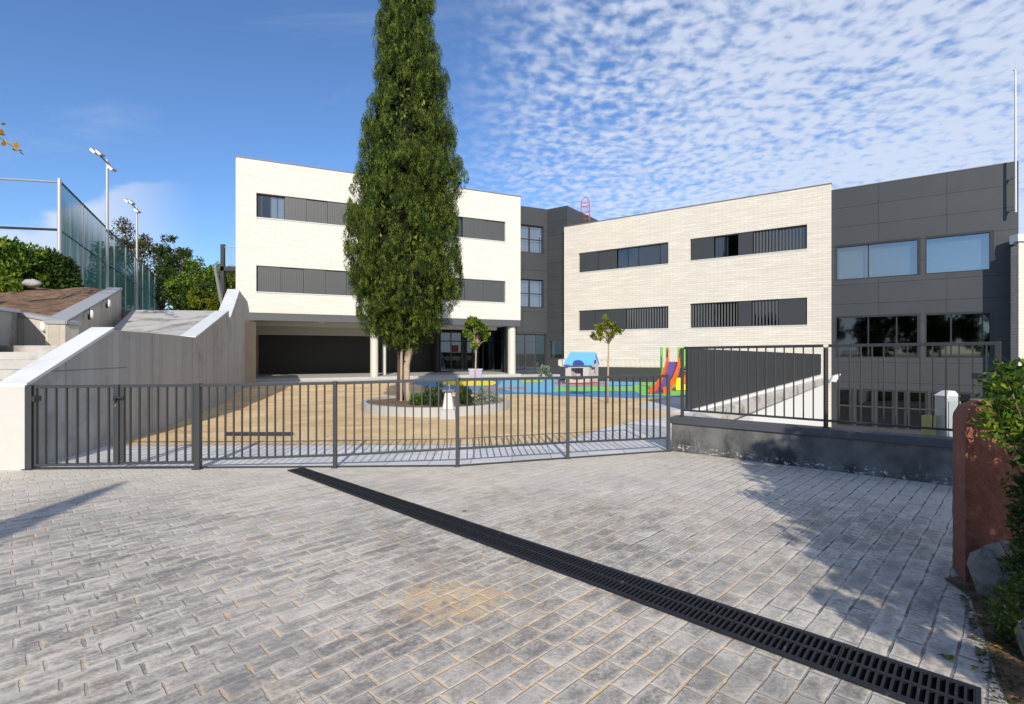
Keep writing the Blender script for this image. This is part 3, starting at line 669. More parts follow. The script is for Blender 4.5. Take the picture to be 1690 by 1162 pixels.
# grey connecting block
KO = XZ(859, 36.6); KD = LD; KN = LN; KT = 12.05
ub = fu(903, KO, KD)
kb = thing('clad_building', (KO[0], KO[1], 0), 'narrow dark grey clad block joining the two brick buildings', 'building')
hs = []
for z0, z1 in ((8.75, 10.75), (4.8, 6.85)):
    u0, u1 = fu(846, KO, KD), fu(897, KO, KD); hs.append((u0, u1, z0, z1))
    f = MB()
    for a, b, c_, e in ((u0+.003, u1-.003, z1-.08, z1-.003), (u0+.003, u1-.003, z0+.003, z0+.08), (u0+.003, u0+.08, z0+.08, z1-.08), (u1-.08, u1-.003, z0+.08, z1-.08), ((u0+u1)/2+.1, (u0+u1)/2+.2, z0+.08, z1-.08)): fbox(f, KO, KD, KN, a, b, -.2, -.12, c_, e)
    um = (u0+u1)/2+.15; fbox(f, KO, KD, KN, u0+.08, um-.05, -.2, -.12, (z0+z1)/2-.03, (z0+z1)/2+.03); fbox(f, KO, KD, KN, um+.05, u1-.08, -.2, -.12, (z0+z1)/2-.03, (z0+z1)/2+.03)
    wn = f.build('window', m_frame, kb)
    g = MB(); fbox(g, KO, KD, KN, u0+.08, u1-.08, -.17, -.16, z0+.08, z1-.08); g.build('pane', m_glassB, wn)
    g = MB(); fbox(g, KO, KD, KN, u0+.08, u1-.08, -.42, -.40, z0+.02, z1-.02); g.build('blind', m_blind, wn)
hs.append((fu(852, KO, KD), fu(902, KO, KD), .1, 2.9))
facade(KO, KD, KN, fu(835, KO, KD), ub, 0, KT, .35, hs).build('wall', m_cladL, kb)
QO = fp(KO, KD, KN, ub, 0, 0)[:2]; uq = fu(936, QO, RD)
h2 = [(fu(907, QO, RD), fu(928, QO, RD), 1.15, 2.4)]
facade(QO, RD, RN, .0, uq, 0, KT+.002, .3, h2).build('wall', m_cladR, kb)
kc = fp(QO, RD, RN, uq, 0, 0)[:2]; B_ = MB(); B_.prism([kc, (kc[0]+3.4, kc[1]+4.8), (kc[0]+3.2, kc[1]+4.9), (kc[0]-.2, kc[1]+.2)], 0, KT); B_.build('side_wall', m_cladR, kb)
B_ = MB(); B_.prism([(KO[0]-1, KO[1]+.2), (QO[0]-.1, QO[1]+.35), (kc[0]-.2, kc[1]+.3), (kc[0]+3.1, kc[1]+4.8), (KO[0]-1, KO[1]+7)], 11.3, 11.5); B_.build('roof', m_roof, kb)
f = MB(); a0, a1 = fu(852, KO, KD), fu(902, KO, KD)
for u in (a0+.003, a0+.75, a0+1.6, a1-.07): fbox(f, KO, KD, KN, u, u+.065, -.25, -.15, .1, 2.897)
for z in (.103, 2.3, 2.83): fbox(f, KO, KD, KN, a0+.07, a1-.07, -.245, -.155, z, z+.06)
wn = f.build('window', m_iron, kb); g = MB(); fbox(g, KO, KD, KN, a0+.07, a1-.07, -.2, -.19, .17, 2.83); g.build('pane', m_glass, wn)
g = MB(); fbox(g, KO, KD, KN, a0+.15, a0+.45, -.5, -.45, .17, 2.2); g.build('blind', m_blind, wn)
g = MB(); fbox(g, QO, RD, RN, h2[0][0], h2[0][1], -.2, -.18, 1.15, 2.4); g.build('pane', m_glass, kb)
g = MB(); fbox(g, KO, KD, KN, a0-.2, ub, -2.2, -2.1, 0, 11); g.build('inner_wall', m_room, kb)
# red hooped ladder on the block's roof
lc = P(966, 350, 38.5); lad = thing('roof_ladder', (lc[0], lc[1], 11.5), 'red hooped safety ladder on the grey block roof', 'ladder')
for sx_ in (-.32, .32):
    mb = MB(); mb.tube([(lc[0]+sx_, lc[1], 11.45), (lc[0]+sx_, lc[1], 12.75), (lc[0]+sx_*.75, lc[1], 13.05), (lc[0]+sx_*.3, lc[1], 13.2), (lc[0], lc[1], 13.22)], .035, 6); mb.build('stile', m_redsteel, lad)
for k in range(5):
    mb = MB(); mb.tube([(lc[0]-.32, lc[1], 11.6+k*.3), (lc[0]+.32, lc[1], 11.6+k*.3)], .022, 6); mb.build('rung', m_redsteel, lad)
for k in range(2):
    mb = MB(); mb.tube([(lc[0]+.32*math.cos(t), lc[1]+.5*math.sin(t), 12.2+k*.5) for t in np.linspace(0, math.pi, 9)], .025, 6); mb.build('hoop', m_redsteel, lad)

# right brick building
RO = XZ(931, 36.14); RL = fu(1372, RO, RD)
rb = thing('brick_building', (RO[0], RO[1], 0), 'cream brick block with four dark strip windows, right of the playhouse', 'building')
hs = [strip_window(rb, RO, RD, RN, (955, 1103), 7.10, 8.44, [(955, 1017, 'S'), (1017, 1035, 'L'), (1035, 1052, 'G'), (1052, 1088, 'L'), (1088, 1103, 'G')]),
      strip_window(rb, RO, RD, RN, (1139, 1332), 7.14, 8.45, [(1139, 1178, 'S'), (1178, 1200, 'L'), (1200, 1218, 'G'), (1218, 1242, 'S'), (1242, 1332, 'V')]),
      strip_window(rb, RO, RD, RN, (955, 1103), 3.08, 4.46, [(955, 1033, 'S'), (1033, 1070, 'V'), (1070, 1103, 'V')]),
      strip_window(rb, RO, RD, RN, (1139, 1332), 3.06, 4.53, [(1139, 1218, 'V'), (1218, 1240, 'S'), (1240, 1285, 'V'), (1285, 1332, 'S')])]
facade(RO, RD, RN, 0, RL, LOWZ, 10.41, .4, hs).build('wall', m_brickR, rb)
B_ = MB(); fbox(B_, RO, RD, RN, -.02, RL+.02, -.43, .03, 10.413, 10.46); B_.build('parapet_cap', m_cap, rb)
shell(rb, RO, RD, RN, 0, RL, LOWZ, 10.40, 10, .35, m_brickR, m_roof)
# right grey clad building (set back 6 cm)
CO = fp(RO, RD, RN, RL+.01, -.06, 0)[:2]; CLn = fu(1681, CO, RD); CT = 10.06
cb = thing('clad_building', (CO[0], CO[1], 0), 'dark grey panelled block with wide blue windows at the right', 'building')
hs = []
def big_window(px0, px1, z0, z1, mull, pane, blind, name='window'):
    u0, u1 = fu(px0, CO, RD), fu(px1, CO, RD); hs.append((u0, u1, z0, z1)); f = MB()
    for a, b, c_, e in ((u0+.003, u1-.003, z1-.09, z1-.003), (u0+.003, u1-.003, z0+.003, z0+.05), (u0+.003, u0+.05, z0+.05, z1-.09), (u1-.12, u1-.003, z0+.05, z1-.09)): fbox(f, CO, RD, RN, a, b, -.16, .0-.01, c_, e)
    for m_ in mull:
        um = fu(m_, CO, RD); fbox(f, CO, RD, RN, um-.03, um+.03, -.16, -.1, z0+.05, z1-.09)
    wn = f.build('window', m_frame, cb)
    g = MB(); fbox(g, CO, RD, RN, u0+.05, u1-.12, -.14, -.13, z0+.05, z1-.09); g.build('pane', pane, wn)
    if blind: g = MB(); fbox(g, CO, RD, RN, u0, u1, -.34, -.32, z0-.02, z1); g.build('blind', m_blind, wn)
big_window(1379, 1519, 5.33, 7.14, [1433], m_glassB, True)
big_window(1527, 1640, 5.33, 7.14, [], m_glassB, True)
big_window(1379, 1519, 1.32, 3.46, [1433, 1480], m_glass, False)
big_window(1527, 1640, 1.32, 3.46, [1570, 1622], m_glass, False)
ug = [1381, 1412, 1447, 1480, 1500, 1535, 1570, 1610]
for a, b in zip(ug, ug[1:]):
    big_window(a, b-3, -2.2, -.28, [], m_glass, False)
ubar = MB(); fbox(ubar, CO, RD, RN, fu(1381, CO, RD), fu(1607, CO, RD), -.0, .04, -1.2, -1.12); ubar.build('transom', m_iron, cb)
facade(CO, RD, RN, 0, CLn, LOWZ, CT, .3, hs).build('wall', m_cladR, cb)
B_ = MB(); fbox(B_, CO, RD, RN, 0, CLn, -.33, .02, CT+.003, CT+.04); B_.build('parapet_cap', m_cap, cb)
shell(cb, CO, RD, RN, 0, CLn, LOWZ, CT-.02, 9, .3, m_cladR, m_roof, .3)
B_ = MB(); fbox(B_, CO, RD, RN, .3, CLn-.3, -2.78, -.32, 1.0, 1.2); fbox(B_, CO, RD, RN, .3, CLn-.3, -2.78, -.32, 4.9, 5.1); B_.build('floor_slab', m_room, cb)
mp = P(1676, 350, 22.55); mast = thing('roof_mast', (mp[0], mp[1], 7.8), 'thin grey mast rising from the dark block\'s right corner', 'mast')
MB().tube([(mp[0], mp[1], 7.75), (mp[0], mp[1], 10.4), (mp[0], mp[1], 14.0)], [.05, .04, .03], 8).build('pole', m_pole, mast)
MB().tube([(mp[0], mp[1], 13.95), (mp[0], mp[1], 14.45)], .012, 6).build('tip', m_pole, mast)
MB().bar((mp[0]-.09, mp[1], 14.0), (mp[0]+.09, mp[1], 14.0), .04).build('bracket', m_pole, mast)
for z in (7.9, 9.3): MB().bar((mp[0], mp[1], z), (mp[0]+.05, mp[1]+.35, z), .06).build('bracket', m_pole, mast)
# wing at the right edge
wO = (21.67, 21.9); wg = thing('brick_wing', (wO[0], wO[1], 0), 'cream brick wing cut off by the right frame edge', 'building')
m_brickW = brick_mat('cream_brick_c', (1, 0), (.73, .675, .585), (.665, .605, .51), (.49, .44, .365))
B_ = MB(); B_.prism([(wO[0], wO[1]), (wO[0]+12, wO[1]), (wO[0]+12, wO[1]+8), (wO[0]+3.2, wO[1]+8), (wO[0]+.48, wO[1]+.60)], LOWZ, 6.29); B_.build('wall', m_brickW, wg)
B_ = MB(); B_.box(wO[0]-.02, wO[0]+12, wO[1]-.03, wO[1]+.2, 6.293, 6.34); B_.build('parapet_cap', m_cap, wg)
B_ = MB(); B_.box(21.95, 22.5, 22.2, 22.6, 6.345, 6.72); B_.box(22.0, 22.45, 22.18, 22.199, 6.42, 6.66); tag(B_.build('roof_unit', m_white, loc=(22.2, 22.4, 6.3), bevel=.03), 'small white box on the brick wing roof edge', 'roof unit')

# ------------------------------------------------------------------ court edges behind the fence
S0 = (4.75, 13.9); S1 = (14.25, 23.65)
sc = thing('slatted_screen', (S0[0], S0[1], 0), 'long dark vertical slat screen behind the right railing', 'screen')
sd = Vector((S1[0]-S0[0], S1[1]-S0[1])); SL = sd.length; sd.normalize(); sn = (sd.y, -sd.x); sdt = (sd.x, sd.y)
def zbot(u): return .0+.56*(u/SL)
def ztop(u): return 1.70-.2*(u/SL)
pn = 9
for k in range(pn):
    mb = MB(); ua, ub_ = k*SL/pn+.01, (k+1)*SL/pn-.01; m_ = 11
    for i in range(m_):
        a = ua+(ub_-ua)*i/m_; b = a+(ub_-ua)/m_*.86
        p = [fp(S0, sdt, sn, a, .03, 0), fp(S0, sdt, sn, b, .03, 0), fp(S0, sdt, sn, b, 0, 0), fp(S0, sdt, sn, a, 0, 0)]
        mb.hexa([(q_[0], q_[1], zbot(a)+.03) for q_ in p], [(q_[0], q_[1], ztop(a)) for q_ in p])
    p = [fp(S0, sdt, sn, ua, -.02, 0), fp(S0, sdt, sn, ub_, -.02, 0), fp(S0, sdt, sn, ub_, -.05, 0), fp(S0, sdt, sn, ua, -.05, 0)]
    mb.hexa([(q_[0], q_[1], zbot(ua)+.05) for q_ in p], [(q_[0], q_[1], ztop(ua)-.02) for q_ in p])
    mb.build('screen_panel', m_shut if False else M('screen_slats', (.034, .035, .037), .6, .15, 2) if k == 0 else bpy.data.materials['screen_slats'], sc)
rw = thing('ramp_wall', (S0[0], S0[1], LOWZ), 'white rendered wall with sloping top under the dark slat screen', 'wall')
mb = MB(); a, b = -.4, SL+.2
p = [fp(S0, sdt, sn, a, .12, 0), fp(S0, sdt, sn, b, .12, 0), fp(S0, sdt, sn, b, -.2, 0), fp(S0, sdt, sn, a, -.2, 0)]
mb.hexa([(q_[0], q_[1], LOWZ) for q_ in p], [(p[0][0], p[0][1], zbot(0)), (p[1][0], p[1][1], zbot(SL)), (p[2][0], p[2][1], zbot(SL)), (p[3][0], p[3][1], zbot(0))]); mb.build('wall', m_white, rw)
mb = MB()
p = [fp(S0, sdt, sn, a, .40, 0), fp(S0, sdt, sn, b, .18, 0), fp(S0, sdt, sn, b, .121, 0), fp(S0, sdt, sn, a, .121, 0)]
mb.hexa([(q_[0], q_[1], z) for q_, z in zip(p, (-.55, .15, .15, -.55))], [(q_[0], q_[1], z) for q_, z in zip(p, (-.12, .40, .44, -.06))]); mb.build('coping', m_step, rw)
# rough slope at the screen's near end
mb = MB(); pts = [(2.75, 8.7), (5.6, 8.6), (8.9, 14.5), (7.6, 16.0), (5.0, 13.85)]
mb.prism(pts, LOWZ, [.05, -.45, -1.1, -.75, -.02]); tag(mb.build('concrete_slope', m_step), kind='structure')
# low dark wall with a pale rail in front of the right building
lwb = thing('low_court_wall', (3, 27.3, 0), 'low dark wall topped by a pale slatted rail behind the playhouse', 'wall')
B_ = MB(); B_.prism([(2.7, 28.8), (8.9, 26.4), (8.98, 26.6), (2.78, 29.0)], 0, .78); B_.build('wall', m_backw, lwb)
B_ = MB(); B_.prism([(2.7, 28.9), (8.9, 26.5), (8.94, 26.58), (2.74, 28.98)], .783, .83); B_.prism([(2.7, 28.9), (8.9, 26.5), (8.94, 26.58), (2.74, 28.98)], 1.17, 1.2)
for k in range(26):
    t_ = k/26; x_ = 2.72+6.1*t_; y_ = 28.9-2.4*t_; B_.bar((x_, y_+.03, .83), (x_, y_+.03, 1.17), .215, .02)
B_.build('rail', M('beige_rail', (.52, .47, .40), .7), lwb)

# ------------------------------------------------------------------ gates and railings
def bar_mesh(name, wd, dp_, h, mat):
    me = bpy.data.meshes.new(name); x, y = wd/2, dp_/2
    me.from_pydata([(-x,-y,0),(x,-y,0),(x,y,0),(-x,y,0),(-x,-y,h),(x,-y,h),(x,y,h),(-x,y,h)], [], [(3,2,1,0),(4,5,6,7),(0,1,5,4),(1,2,6,5),(2,3,7,6),(3,0,4,7)])
    me.materials.append(mat); me.update(); return me
def railing(a, b, za, zb, zta, ztb, n, mat, name, label, cat, group, wd=.018, dp_=.03, stiles=(0, 0), top=.04, bot=.03):
    """a,b 2D ends; za,zb bottom rail heights; zta,ztb top rail heights"""
    r = thing(name, ((a[0]+b[0])/2, (a[1]+b[1])/2, (za+zb)/2), label, cat, group); L0 = root_loc(r)
    d = Vector((b[0]-a[0], b[1]-a[1], 0)); ang = math.atan2(d.y, d.x)
    MB().bar((a[0], a[1], zta-top/2), (b[0], b[1], ztb-top/2), .04, top).build('top_rail', mat, r, bevel=.004)
    MB().bar((a[0], a[1], za), (b[0], b[1], zb), .035, bot).build('bottom_rail', mat, r, bevel=.004)
    hh = ((zta-top)-(za+bot/2)+(ztb-top)-(zb+bot/2))/2; me = bar_mesh('bar', wd, dp_, 1.0, mat)
    for i in range(n):
        t = (i+1)/(n+1); x, y = a[0]+d.x*t, a[1]+d.y*t; z0 = za+(zb-za)*t+bot/2; z1 = zta+(ztb-zta)*t-top
        o = bpy.data.objects.new('bar', me); COL.objects.link(o); o.parent = r; o.location = Vector((x, y, z0))-L0; o.rotation_euler = (0, 0, ang); o.scale = (1, 1, z1-z0)
    for s, (p, z0, z1) in zip(stiles, ((a, za, zta), (b, zb, ztb))):
        if s:
            dd_ = d.normalized(); off = dd_*(s/2)*(1 if p is a else -1)
            MB().bar((p[0]+off.x, p[1]+off.y, z0-bot/2), (p[0]+off.x, p[1]+off.y, z1+.002), s, .045, up=(-dd_.y, dd_.x, 0)).build('stile', mat, r, bevel=.004)
    return r
def post(x, y, h, wd, mat, label, group='square posts carrying the entrance railing', z0=0, ang=0, cap=True):
    r = thing('railing_post', (x, y, z0), label, 'post', group)
    MB().bar((x, y, z0), (x, y, z0+h), wd, wd).build('shaft', mat, r, bevel=.004)
    MB().box(x-wd*.8, x+wd*.8, y-wd*.8, y+wd*.8, z0, z0+.012).build('foot_plate', mat, r)
    MB().box(x-wd*.5-.003, x+wd*.5+.003, y-wd*.5-.003, y+wd*.5+.003, z0+h+.001, z0+h+.008).build('cap', mat, r)
    return r
def gx(px, y): return (px-CX)/F*y
GY = 6.99
post(gx(51, GY), GY, 1.14, .085, m_iron, 'thick grey post at the white end of the concrete wall')
p2 = railing((gx(58, GY), GY), (gx(197, GY), GY), .055, .075, 1.145, 1.155, 7, m_iron, 'pedestrian_gate', 'narrow grey barred gate leaf beside the concrete wall', 'gate', 'entrance gate leaves', stiles=(.03, .07), bot=.035)
c = Vector((gx(197, GY), GY-.03, 1.0))
mb = MB(); mb.box(c.x-.045, c.x-.012, GY-.06, GY-.025, .93, 1.0); mb.bar((c.x-.03, GY-.07, .985), (c.x+.11, GY-.07, .985), .02, .022); lk = mb.build('handle', m_ironF, p2)
MB().box(c.x-.04, c.x-.018, GY-.034, GY-.026, .86, .885).build('lock', M('brass_lock', (.45, .32, .12), .35, metal=.8), p2)
mb = MB(); mb.box(gx(58, GY)-.005, gx(58, GY)+.04, GY-.05, GY+.05, .93, 1.0); mb.build('hinge', m_ironF, p2)
p3 = railing((gx(200, GY), GY), (gx(321, GY), GY), .08, .095, 1.155, 1.165, 7, m_iron, 'pedestrian_gate', 'second grey barred leaf right of the one with the handle', 'gate', 'entrance gate leaves', stiles=(.05, .03), bot=.035)
gp = [(327, 7.0, .0), (553, 7.07, 0), (755, 7.15, 0), (937, 7.68, 0), (1103, 8.24, 0)]
plab = ['grey post where the barred gate leaves meet the railing', 'grey post beyond the drain\'s upper end', 'grey post in front of the drinking fountain', 'grey post below the blue playhouse', 'grey post at the start of the dark parapet wall']
tops = [1.165, 1.19, 1.235, 1.235, 1.235]; bots = [.13, .175, .25, .245, .22]
for (px, y, z), lb_, tp in zip(gp, plab, tops): post(gx(px, y), y, tp-.002, .05 if px != 327 else .075, m_iron, lb_)
nb = [15, 13, 14, 13]
rl = ['barred railing panel left of the cypress trunks', 'barred railing panel in front of the round planter', 'barred railing panel between the fountain and the playhouse', 'barred railing panel in front of the thin young tree\'s trunk']
for i in range(4):
    (pa, ya, _), (pb, yb, _) = gp[i], gp[i+1]; oa = .05 if i else .042
    a = Vector((gx(pa, ya), ya)); b = Vector((gx(pb, yb), yb)); dv = (b-a).normalized()
    railing(tuple(a+dv*.03), tuple(b-dv*.03), bots[i], bots[i+1], tops[i], tops[i+1], nb[i], m_iron, 'railing', rl[i], 'railing', 'entrance railing panels', wd=.016, dp_=.03)

# parapet wall and railing on it
A0 = (2.58, 8.27); A1 = (5.50, 5.93); pd = Vector((A1[0]-A0[0], A1[1]-A0[1])); PL = pd.length; pd.normalize(); pn_ = (-abs(pd.y), -abs(pd.x)); pdt = (pd.x, pd.y)
pn_ = (pd.y, -pd.x) if pd.y*0-pd.x*-1 < 0 else (pd.y, -pd.x)
if pn_[1] > 0: pn_ = (-pn_[0], -pn_[1])
def parapet_mat():
    m, t, p = newmat('dark_rendered_wall'); ps = pos(t); x, y, z = t.sep(ps); u = t.math('ADD', t.math('MULTIPLY', x, pd.x), t.math('MULTIPLY', y, pd.y))
    c = t.mix(t.ramp(t.noise(ps, 2.5, 6, .65), .3, .7), (.065, .066, .065), (.16, .16, .15))
    blk = t.math('ADD', t.noise(t.xyz(t.math('MULTIPLY', u, 1.0), 0.0, t.math('MULTIPLY', z, .5)), 1.6, 5, .6), t.math('MULTIPLY', z, -.25))
    c = t.mix(t.math('MULTIPLY', t.ramp(blk, .45, .60), .8), c, (.018, .019, .021))
    band = t.math('ADD', z, t.math('MULTIPLY', t.math('SUBTRACT', t.noise(t.xyz(u, 0.0, 0.0), 1.8, 3, .6), .5), .16))
    lo = t.ramp(t.math('ABSOLUTE', t.math('SUBTRACT', band, .05)), .075, .02)
    spots = t.math('MULTIPLY', t.ramp(t.noise(t.xyz(t.math('MULTIPLY', u, 1.0), 0.0, t.math('MULTIPLY', z, 1.6)), 15, 5, .7), .54, .62), t.ramp(t.noise(t.xyz(u, 1.0, 0.0), 2.1, 3, .6), .36, .52, .2, 1.0))
    c = t.mix(t.math('MULTIPLY', t.math('MULTIPLY', lo, spots), .9), c, (.62, .60, .54))
    drip = t.math('MULTIPLY', t.ramp(t.noise(t.xyz(t.math('MULTIPLY', u, 5), 3.0, z), 1.7, 3, .5), .62, .70), t.ramp(z, .30, .05))
    c = t.mix(t.math('MULTIPLY', drip, .5), c, (.45, .44, .40))
    t.l.new(c, p.inputs['Base Color']); p.inputs['Roughness'].default_value = .8; t.l.new(t.bump(t.noise(ps, 30, 4), .5, .01), p.inputs['Normal']); return m
pr = thing('parapet_wall', (A0[0], A0[1], 0), 'low dark rendered wall with white peeling spots along its foot', 'wall')
B_ = MB(); fbox(B_, A0, pdt, pn_, 0, PL, -.22, 0, -.1, .45); B_.build('wall', parapet_mat(), pr)
m_pcap = M('slate_cap', (.065, .068, .076), .65, .15, 4, .003, 40)
B_ = MB(); fbox(B_, A0, pdt, pn_, -.02, PL, -.27, .035, .453, .555); B_.build('coping', m_pcap, pr, bevel=.008)
fo = lambda u: fp(A0, pdt, pn_, u, -.15, 0)[:2]
u_a = fu(1126, fo(0), pdt); u_b = fu(1363, fo(0), pdt); u_c = fu(1652, fo(0), pdt)
post(*fo(u_a), 1.10, .045, m_ironF, 'dark post at the left end of the railing on the parapet', 'posts of the railing on the parapet', z0=.556)
post(*fo(u_b), 1.10, .045, m_ironF, 'dark middle post of the railing on the parapet', 'posts of the railing on the parapet', z0=.556)
fo2 = lambda u: fo(u)
railing(fo(u_a+.03), fo(u_b-.03), .66, .655, 1.685, 1.705, 15, m_ironF, 'railing', 'barred railing panel on the parapet in front of the slat screen', 'railing', 'railing panels on the parapet', wd=.014, dp_=.035)
railing(fo(u_b+.03), fo(u_c), .655, .65, 1.705, 1.722, 13, m_ironF, 'railing', 'barred railing panel on the parapet before the dark block', 'railing', 'railing panels on the parapet', wd=.014, dp_=.035, stiles=(0, .05))
B_ = MB(); fbox(B_, A0, pdt, pn_, PL+.003, PL+1.2, -.22, 0, -.1, .45); fbox(B_, A0, pdt, pn_, PL+.003, PL+1.2, -.27, .035, .453, .555)
# planted ledge just behind the parapet
B_ = MB(); fbox(B_, A0, pdt, pn_, 1.6, PL+2.0, -1.5, -.275, LOWZ, .40); tag(B_.build('planted_ledge', M('dry_ledge', (.24, .25, .12), .95, .4, 4, .02, 20, stain=(.5, .42, .2))), kind='structure')
q = P(1563, 700, 6.75); cbn = thing('metal_cabinet', (q[0], q[1], .40), 'pale zinc cabinet standing behind the parapet railing', 'cabinet')
B_ = MB(); B_.box(q[0]-.085, q[0]+.075, q[1]-.1, q[1]+.1, .40, 1.02); B_.build('body', m_zinc, cbn, bevel=.01)
B_ = MB(); B_.hexa([(q[0]-.09, q[1]-.11, 1.023), (q[0]+.08, q[1]-.11, 1.023), (q[0]+.08, q[1]+.11, 1.023), (q[0]-.09, q[1]+.11, 1.023)], [(q[0]-.02, q[1]-.05, 1.09), (q[0]+.06, q[1]-.05, 1.09), (q[0]+.06, q[1]+.05, 1.09), (q[0]-.02, q[1]+.05, 1.09)]); B_.build('lid', m_white, cbn)
B_ = MB(); B_.box(q[0]-.07, q[0]+.08, q[1]-.112, q[1]-.102, .46, .96); B_.build('door', M('zinc_door', (.38, .44, .45), .4, metal=.3), cbn)
q = P(1539, 700, 6.9); cr = thing('yellow_crate', (q[0], q[1], .4), 'small yellow crate behind the railing beside the zinc cabinet', 'crate')
B_ = MB(); B_.box(q[0]-.085, q[0]+.085, q[1]-.08, q[1]+.08, .401, .42); B_.box(q[0]-.085, q[0]+.085, q[1]-.08, q[1]-.07, .42, .74); B_.box(q[0]-.085, q[0]+.085, q[1]+.07, q[1]+.08, .42, .74); B_.box(q[0]-.085, q[0]-.075, q[1]-.07, q[1]+.07, .42, .74); B_.box(q[0]+.075, q[0]+.085, q[1]-.07, q[1]+.07, .42, .74); B_.build('body', M('dull_yellow', (.62, .50, .18), .6), cr)
B_ = MB(); B_.box(q[0]-.095, q[0]+.095, q[1]-.09, q[1]-.081, .70, .75); B_.build('rim', M('dull_yellow_rim', (.55, .44, .16), .6), cr)
q = P(1376, 624, 26.2); fl = thing('flood_lamp', (q[0], q[1], q[2]), 'small white flood lamp on the brick corner above the yard', 'lamp')
B_ = MB(); B_.hexa([(q[0]-.2, q[1]-.1, q[2]-.15), (q[0]+.05, q[1]-.1, q[2]-.2), (q[0]+.05, q[1]+.1, q[2]-.2), (q[0]-.2, q[1]+.1, q[2]-.15)], [(q[0]-.1, q[1]-.15, q[2]+.1), (q[0]+.28, q[1]-.15, q[2]+.22), (q[0]+.28, q[1]+.05, q[2]+.22), (q[0]-.1, q[1]+.05, q[2]+.1)]); B_.build('head', m_white, fl)
MB().bar((q[0]-.1, q[1], q[2]-.1), (q[0]-.35, q[1]+.75, q[2]-.15), .05).build('bracket', m_pole, fl)

# ------------------------------------------------------------------ play equipment
hx, hy = 3.62, 26.0; ph = thing('playhouse', (hx, hy, 0), 'small grey playhouse with a light blue pitched roof', 'playhouse')
B_ = MB()
def ring_panel(mb, O, d, n, u0, u1, z0, z1, hole): 
    f_ = facade(O, d, n, u0, u1, z0, z1, .04, [hole]); k = len(mb.v); mb.v += f_.v; mb.f += [tuple(i+k for i in q_) for q_ in f_.f]
fd = (.96, .28); fn_ = (.28, -.96); hO = (hx-.95, hy-.5)
ring_panel(B_, hO, fd, fn_, 0, 1.25, .06, .98, (.3, .95, .35, .80)); B_.build('front_wall', m_pGy, ph)
hO2 = fp(hO, fd, fn_, 1.25, 0, 0)[:2]; sd2 = (.62, .785); sn2 = (.785, -.62)
B_ = MB(); ring_panel(B_, hO2, sd2, sn2, .0, 1.0, .06, 1.0, (.3, .72, .5, .82)); B_.poly([fp(hO2, sd2, sn2, 0, 0, 1.0), fp(hO2, sd2, sn2, 1.0, 0, 1.0), fp(hO2, sd2, sn2, .55, 0, 1.5)]); B_.poly([fp(hO2, sd2, sn2, .55, -.04, 1.5), fp(hO2, sd2, sn2, 1.0, -.04, 1.0), fp(hO2, sd2, sn2, 0, -.04, 1.0)]); B_.build('side_wall', m_pGy, ph)
B_ = MB(); hb = fp(hO2, sd2, sn2, 1.0, 0, 0)[:2]; ha = (hb[0]-1.25*fd[0], hb[1]-1.25*fd[1]); fbox(B_, ha, fd, fn_, 0, 1.25, -.04, 0, .06, .98); fbox(B_, hO, sd2, sn2, 0, 1.0, -.02, .02, .06, .98); B_.build('back_wall', m_pGy, ph)
ra, rb_ = fp(hO, fd, fn_, -.18, .16, .93), fp(hO, fd, fn_, 1.42, .16, .93); rc = (ha[0]*.5+hO[0]*.5-.05, ha[1]*.5+hO[1]*.5, 1.54); rd_ = (rc[0]+1.45*fd[0], rc[1]+1.45*fd[1], 1.54)
B_ = MB(); 
for s in (0, 1):
    e0_, e1_ = (ra, rb_) if s == 0 else ((ha[0]-.18*fd[0]-fn_[0]*.2, ha[1]-.18*fd[1]-fn_[1]*.2, .93), (hb[0]+.17*fd[0]-fn_[0]*.2, hb[1]+.17*fd[1]-fn_[1]*.2, .93))
    B_.hexa([(e0_[0], e0_[1], e0_[2]), (e1_[0], e1_[1], e1_[2]), rd_, rc], [(e0_[0], e0_[1], e0_[2]+.05), (e1_[0], e1_[1], e1_[2]+.05), (rd_[0], rd_[1], 1.59), (rc[0], rc[1], 1.59)])
rf = B_.build('roof', m_pBl, ph)
B_ = MB(); cc = fp(hO, fd, fn_, .62, .12, 1.02)
k = 12; B_.v += [fp(hO, fd, fn_, .62+.30*math.cos(t), .19, .95+.25*math.sin(t)) for t in np.linspace(0, math.pi, k)] + [fp(hO, fd, fn_, .62+.30*math.cos(t), -.0, .95+.25*math.sin(t)) for t in np.linspace(0, math.pi, k)]
B_.f += [(i, i+1, k+i+1, k+i) for i in range(k-1)] + [tuple(range(k))[::-1]]; B_.build('arch_hood', m_pNa, rf)
B_ = MB(); fbox(B_, hO, fd, fn_, -.18, .10, .17, .20, .90, .97); B_.build('gutter', m_pNa, rf)
B_ = MB(); fbox(B_, hO, fd, fn_, .35, .9, .02, .16, .30, .36); B_.build('counter', m_pGy, ph)
B_ = MB(); fbox(B_, hO2, sd2, sn2, .35, .75, .001, .02, 1.02, 1.2); B_.build('badge', m_pNa, ph)

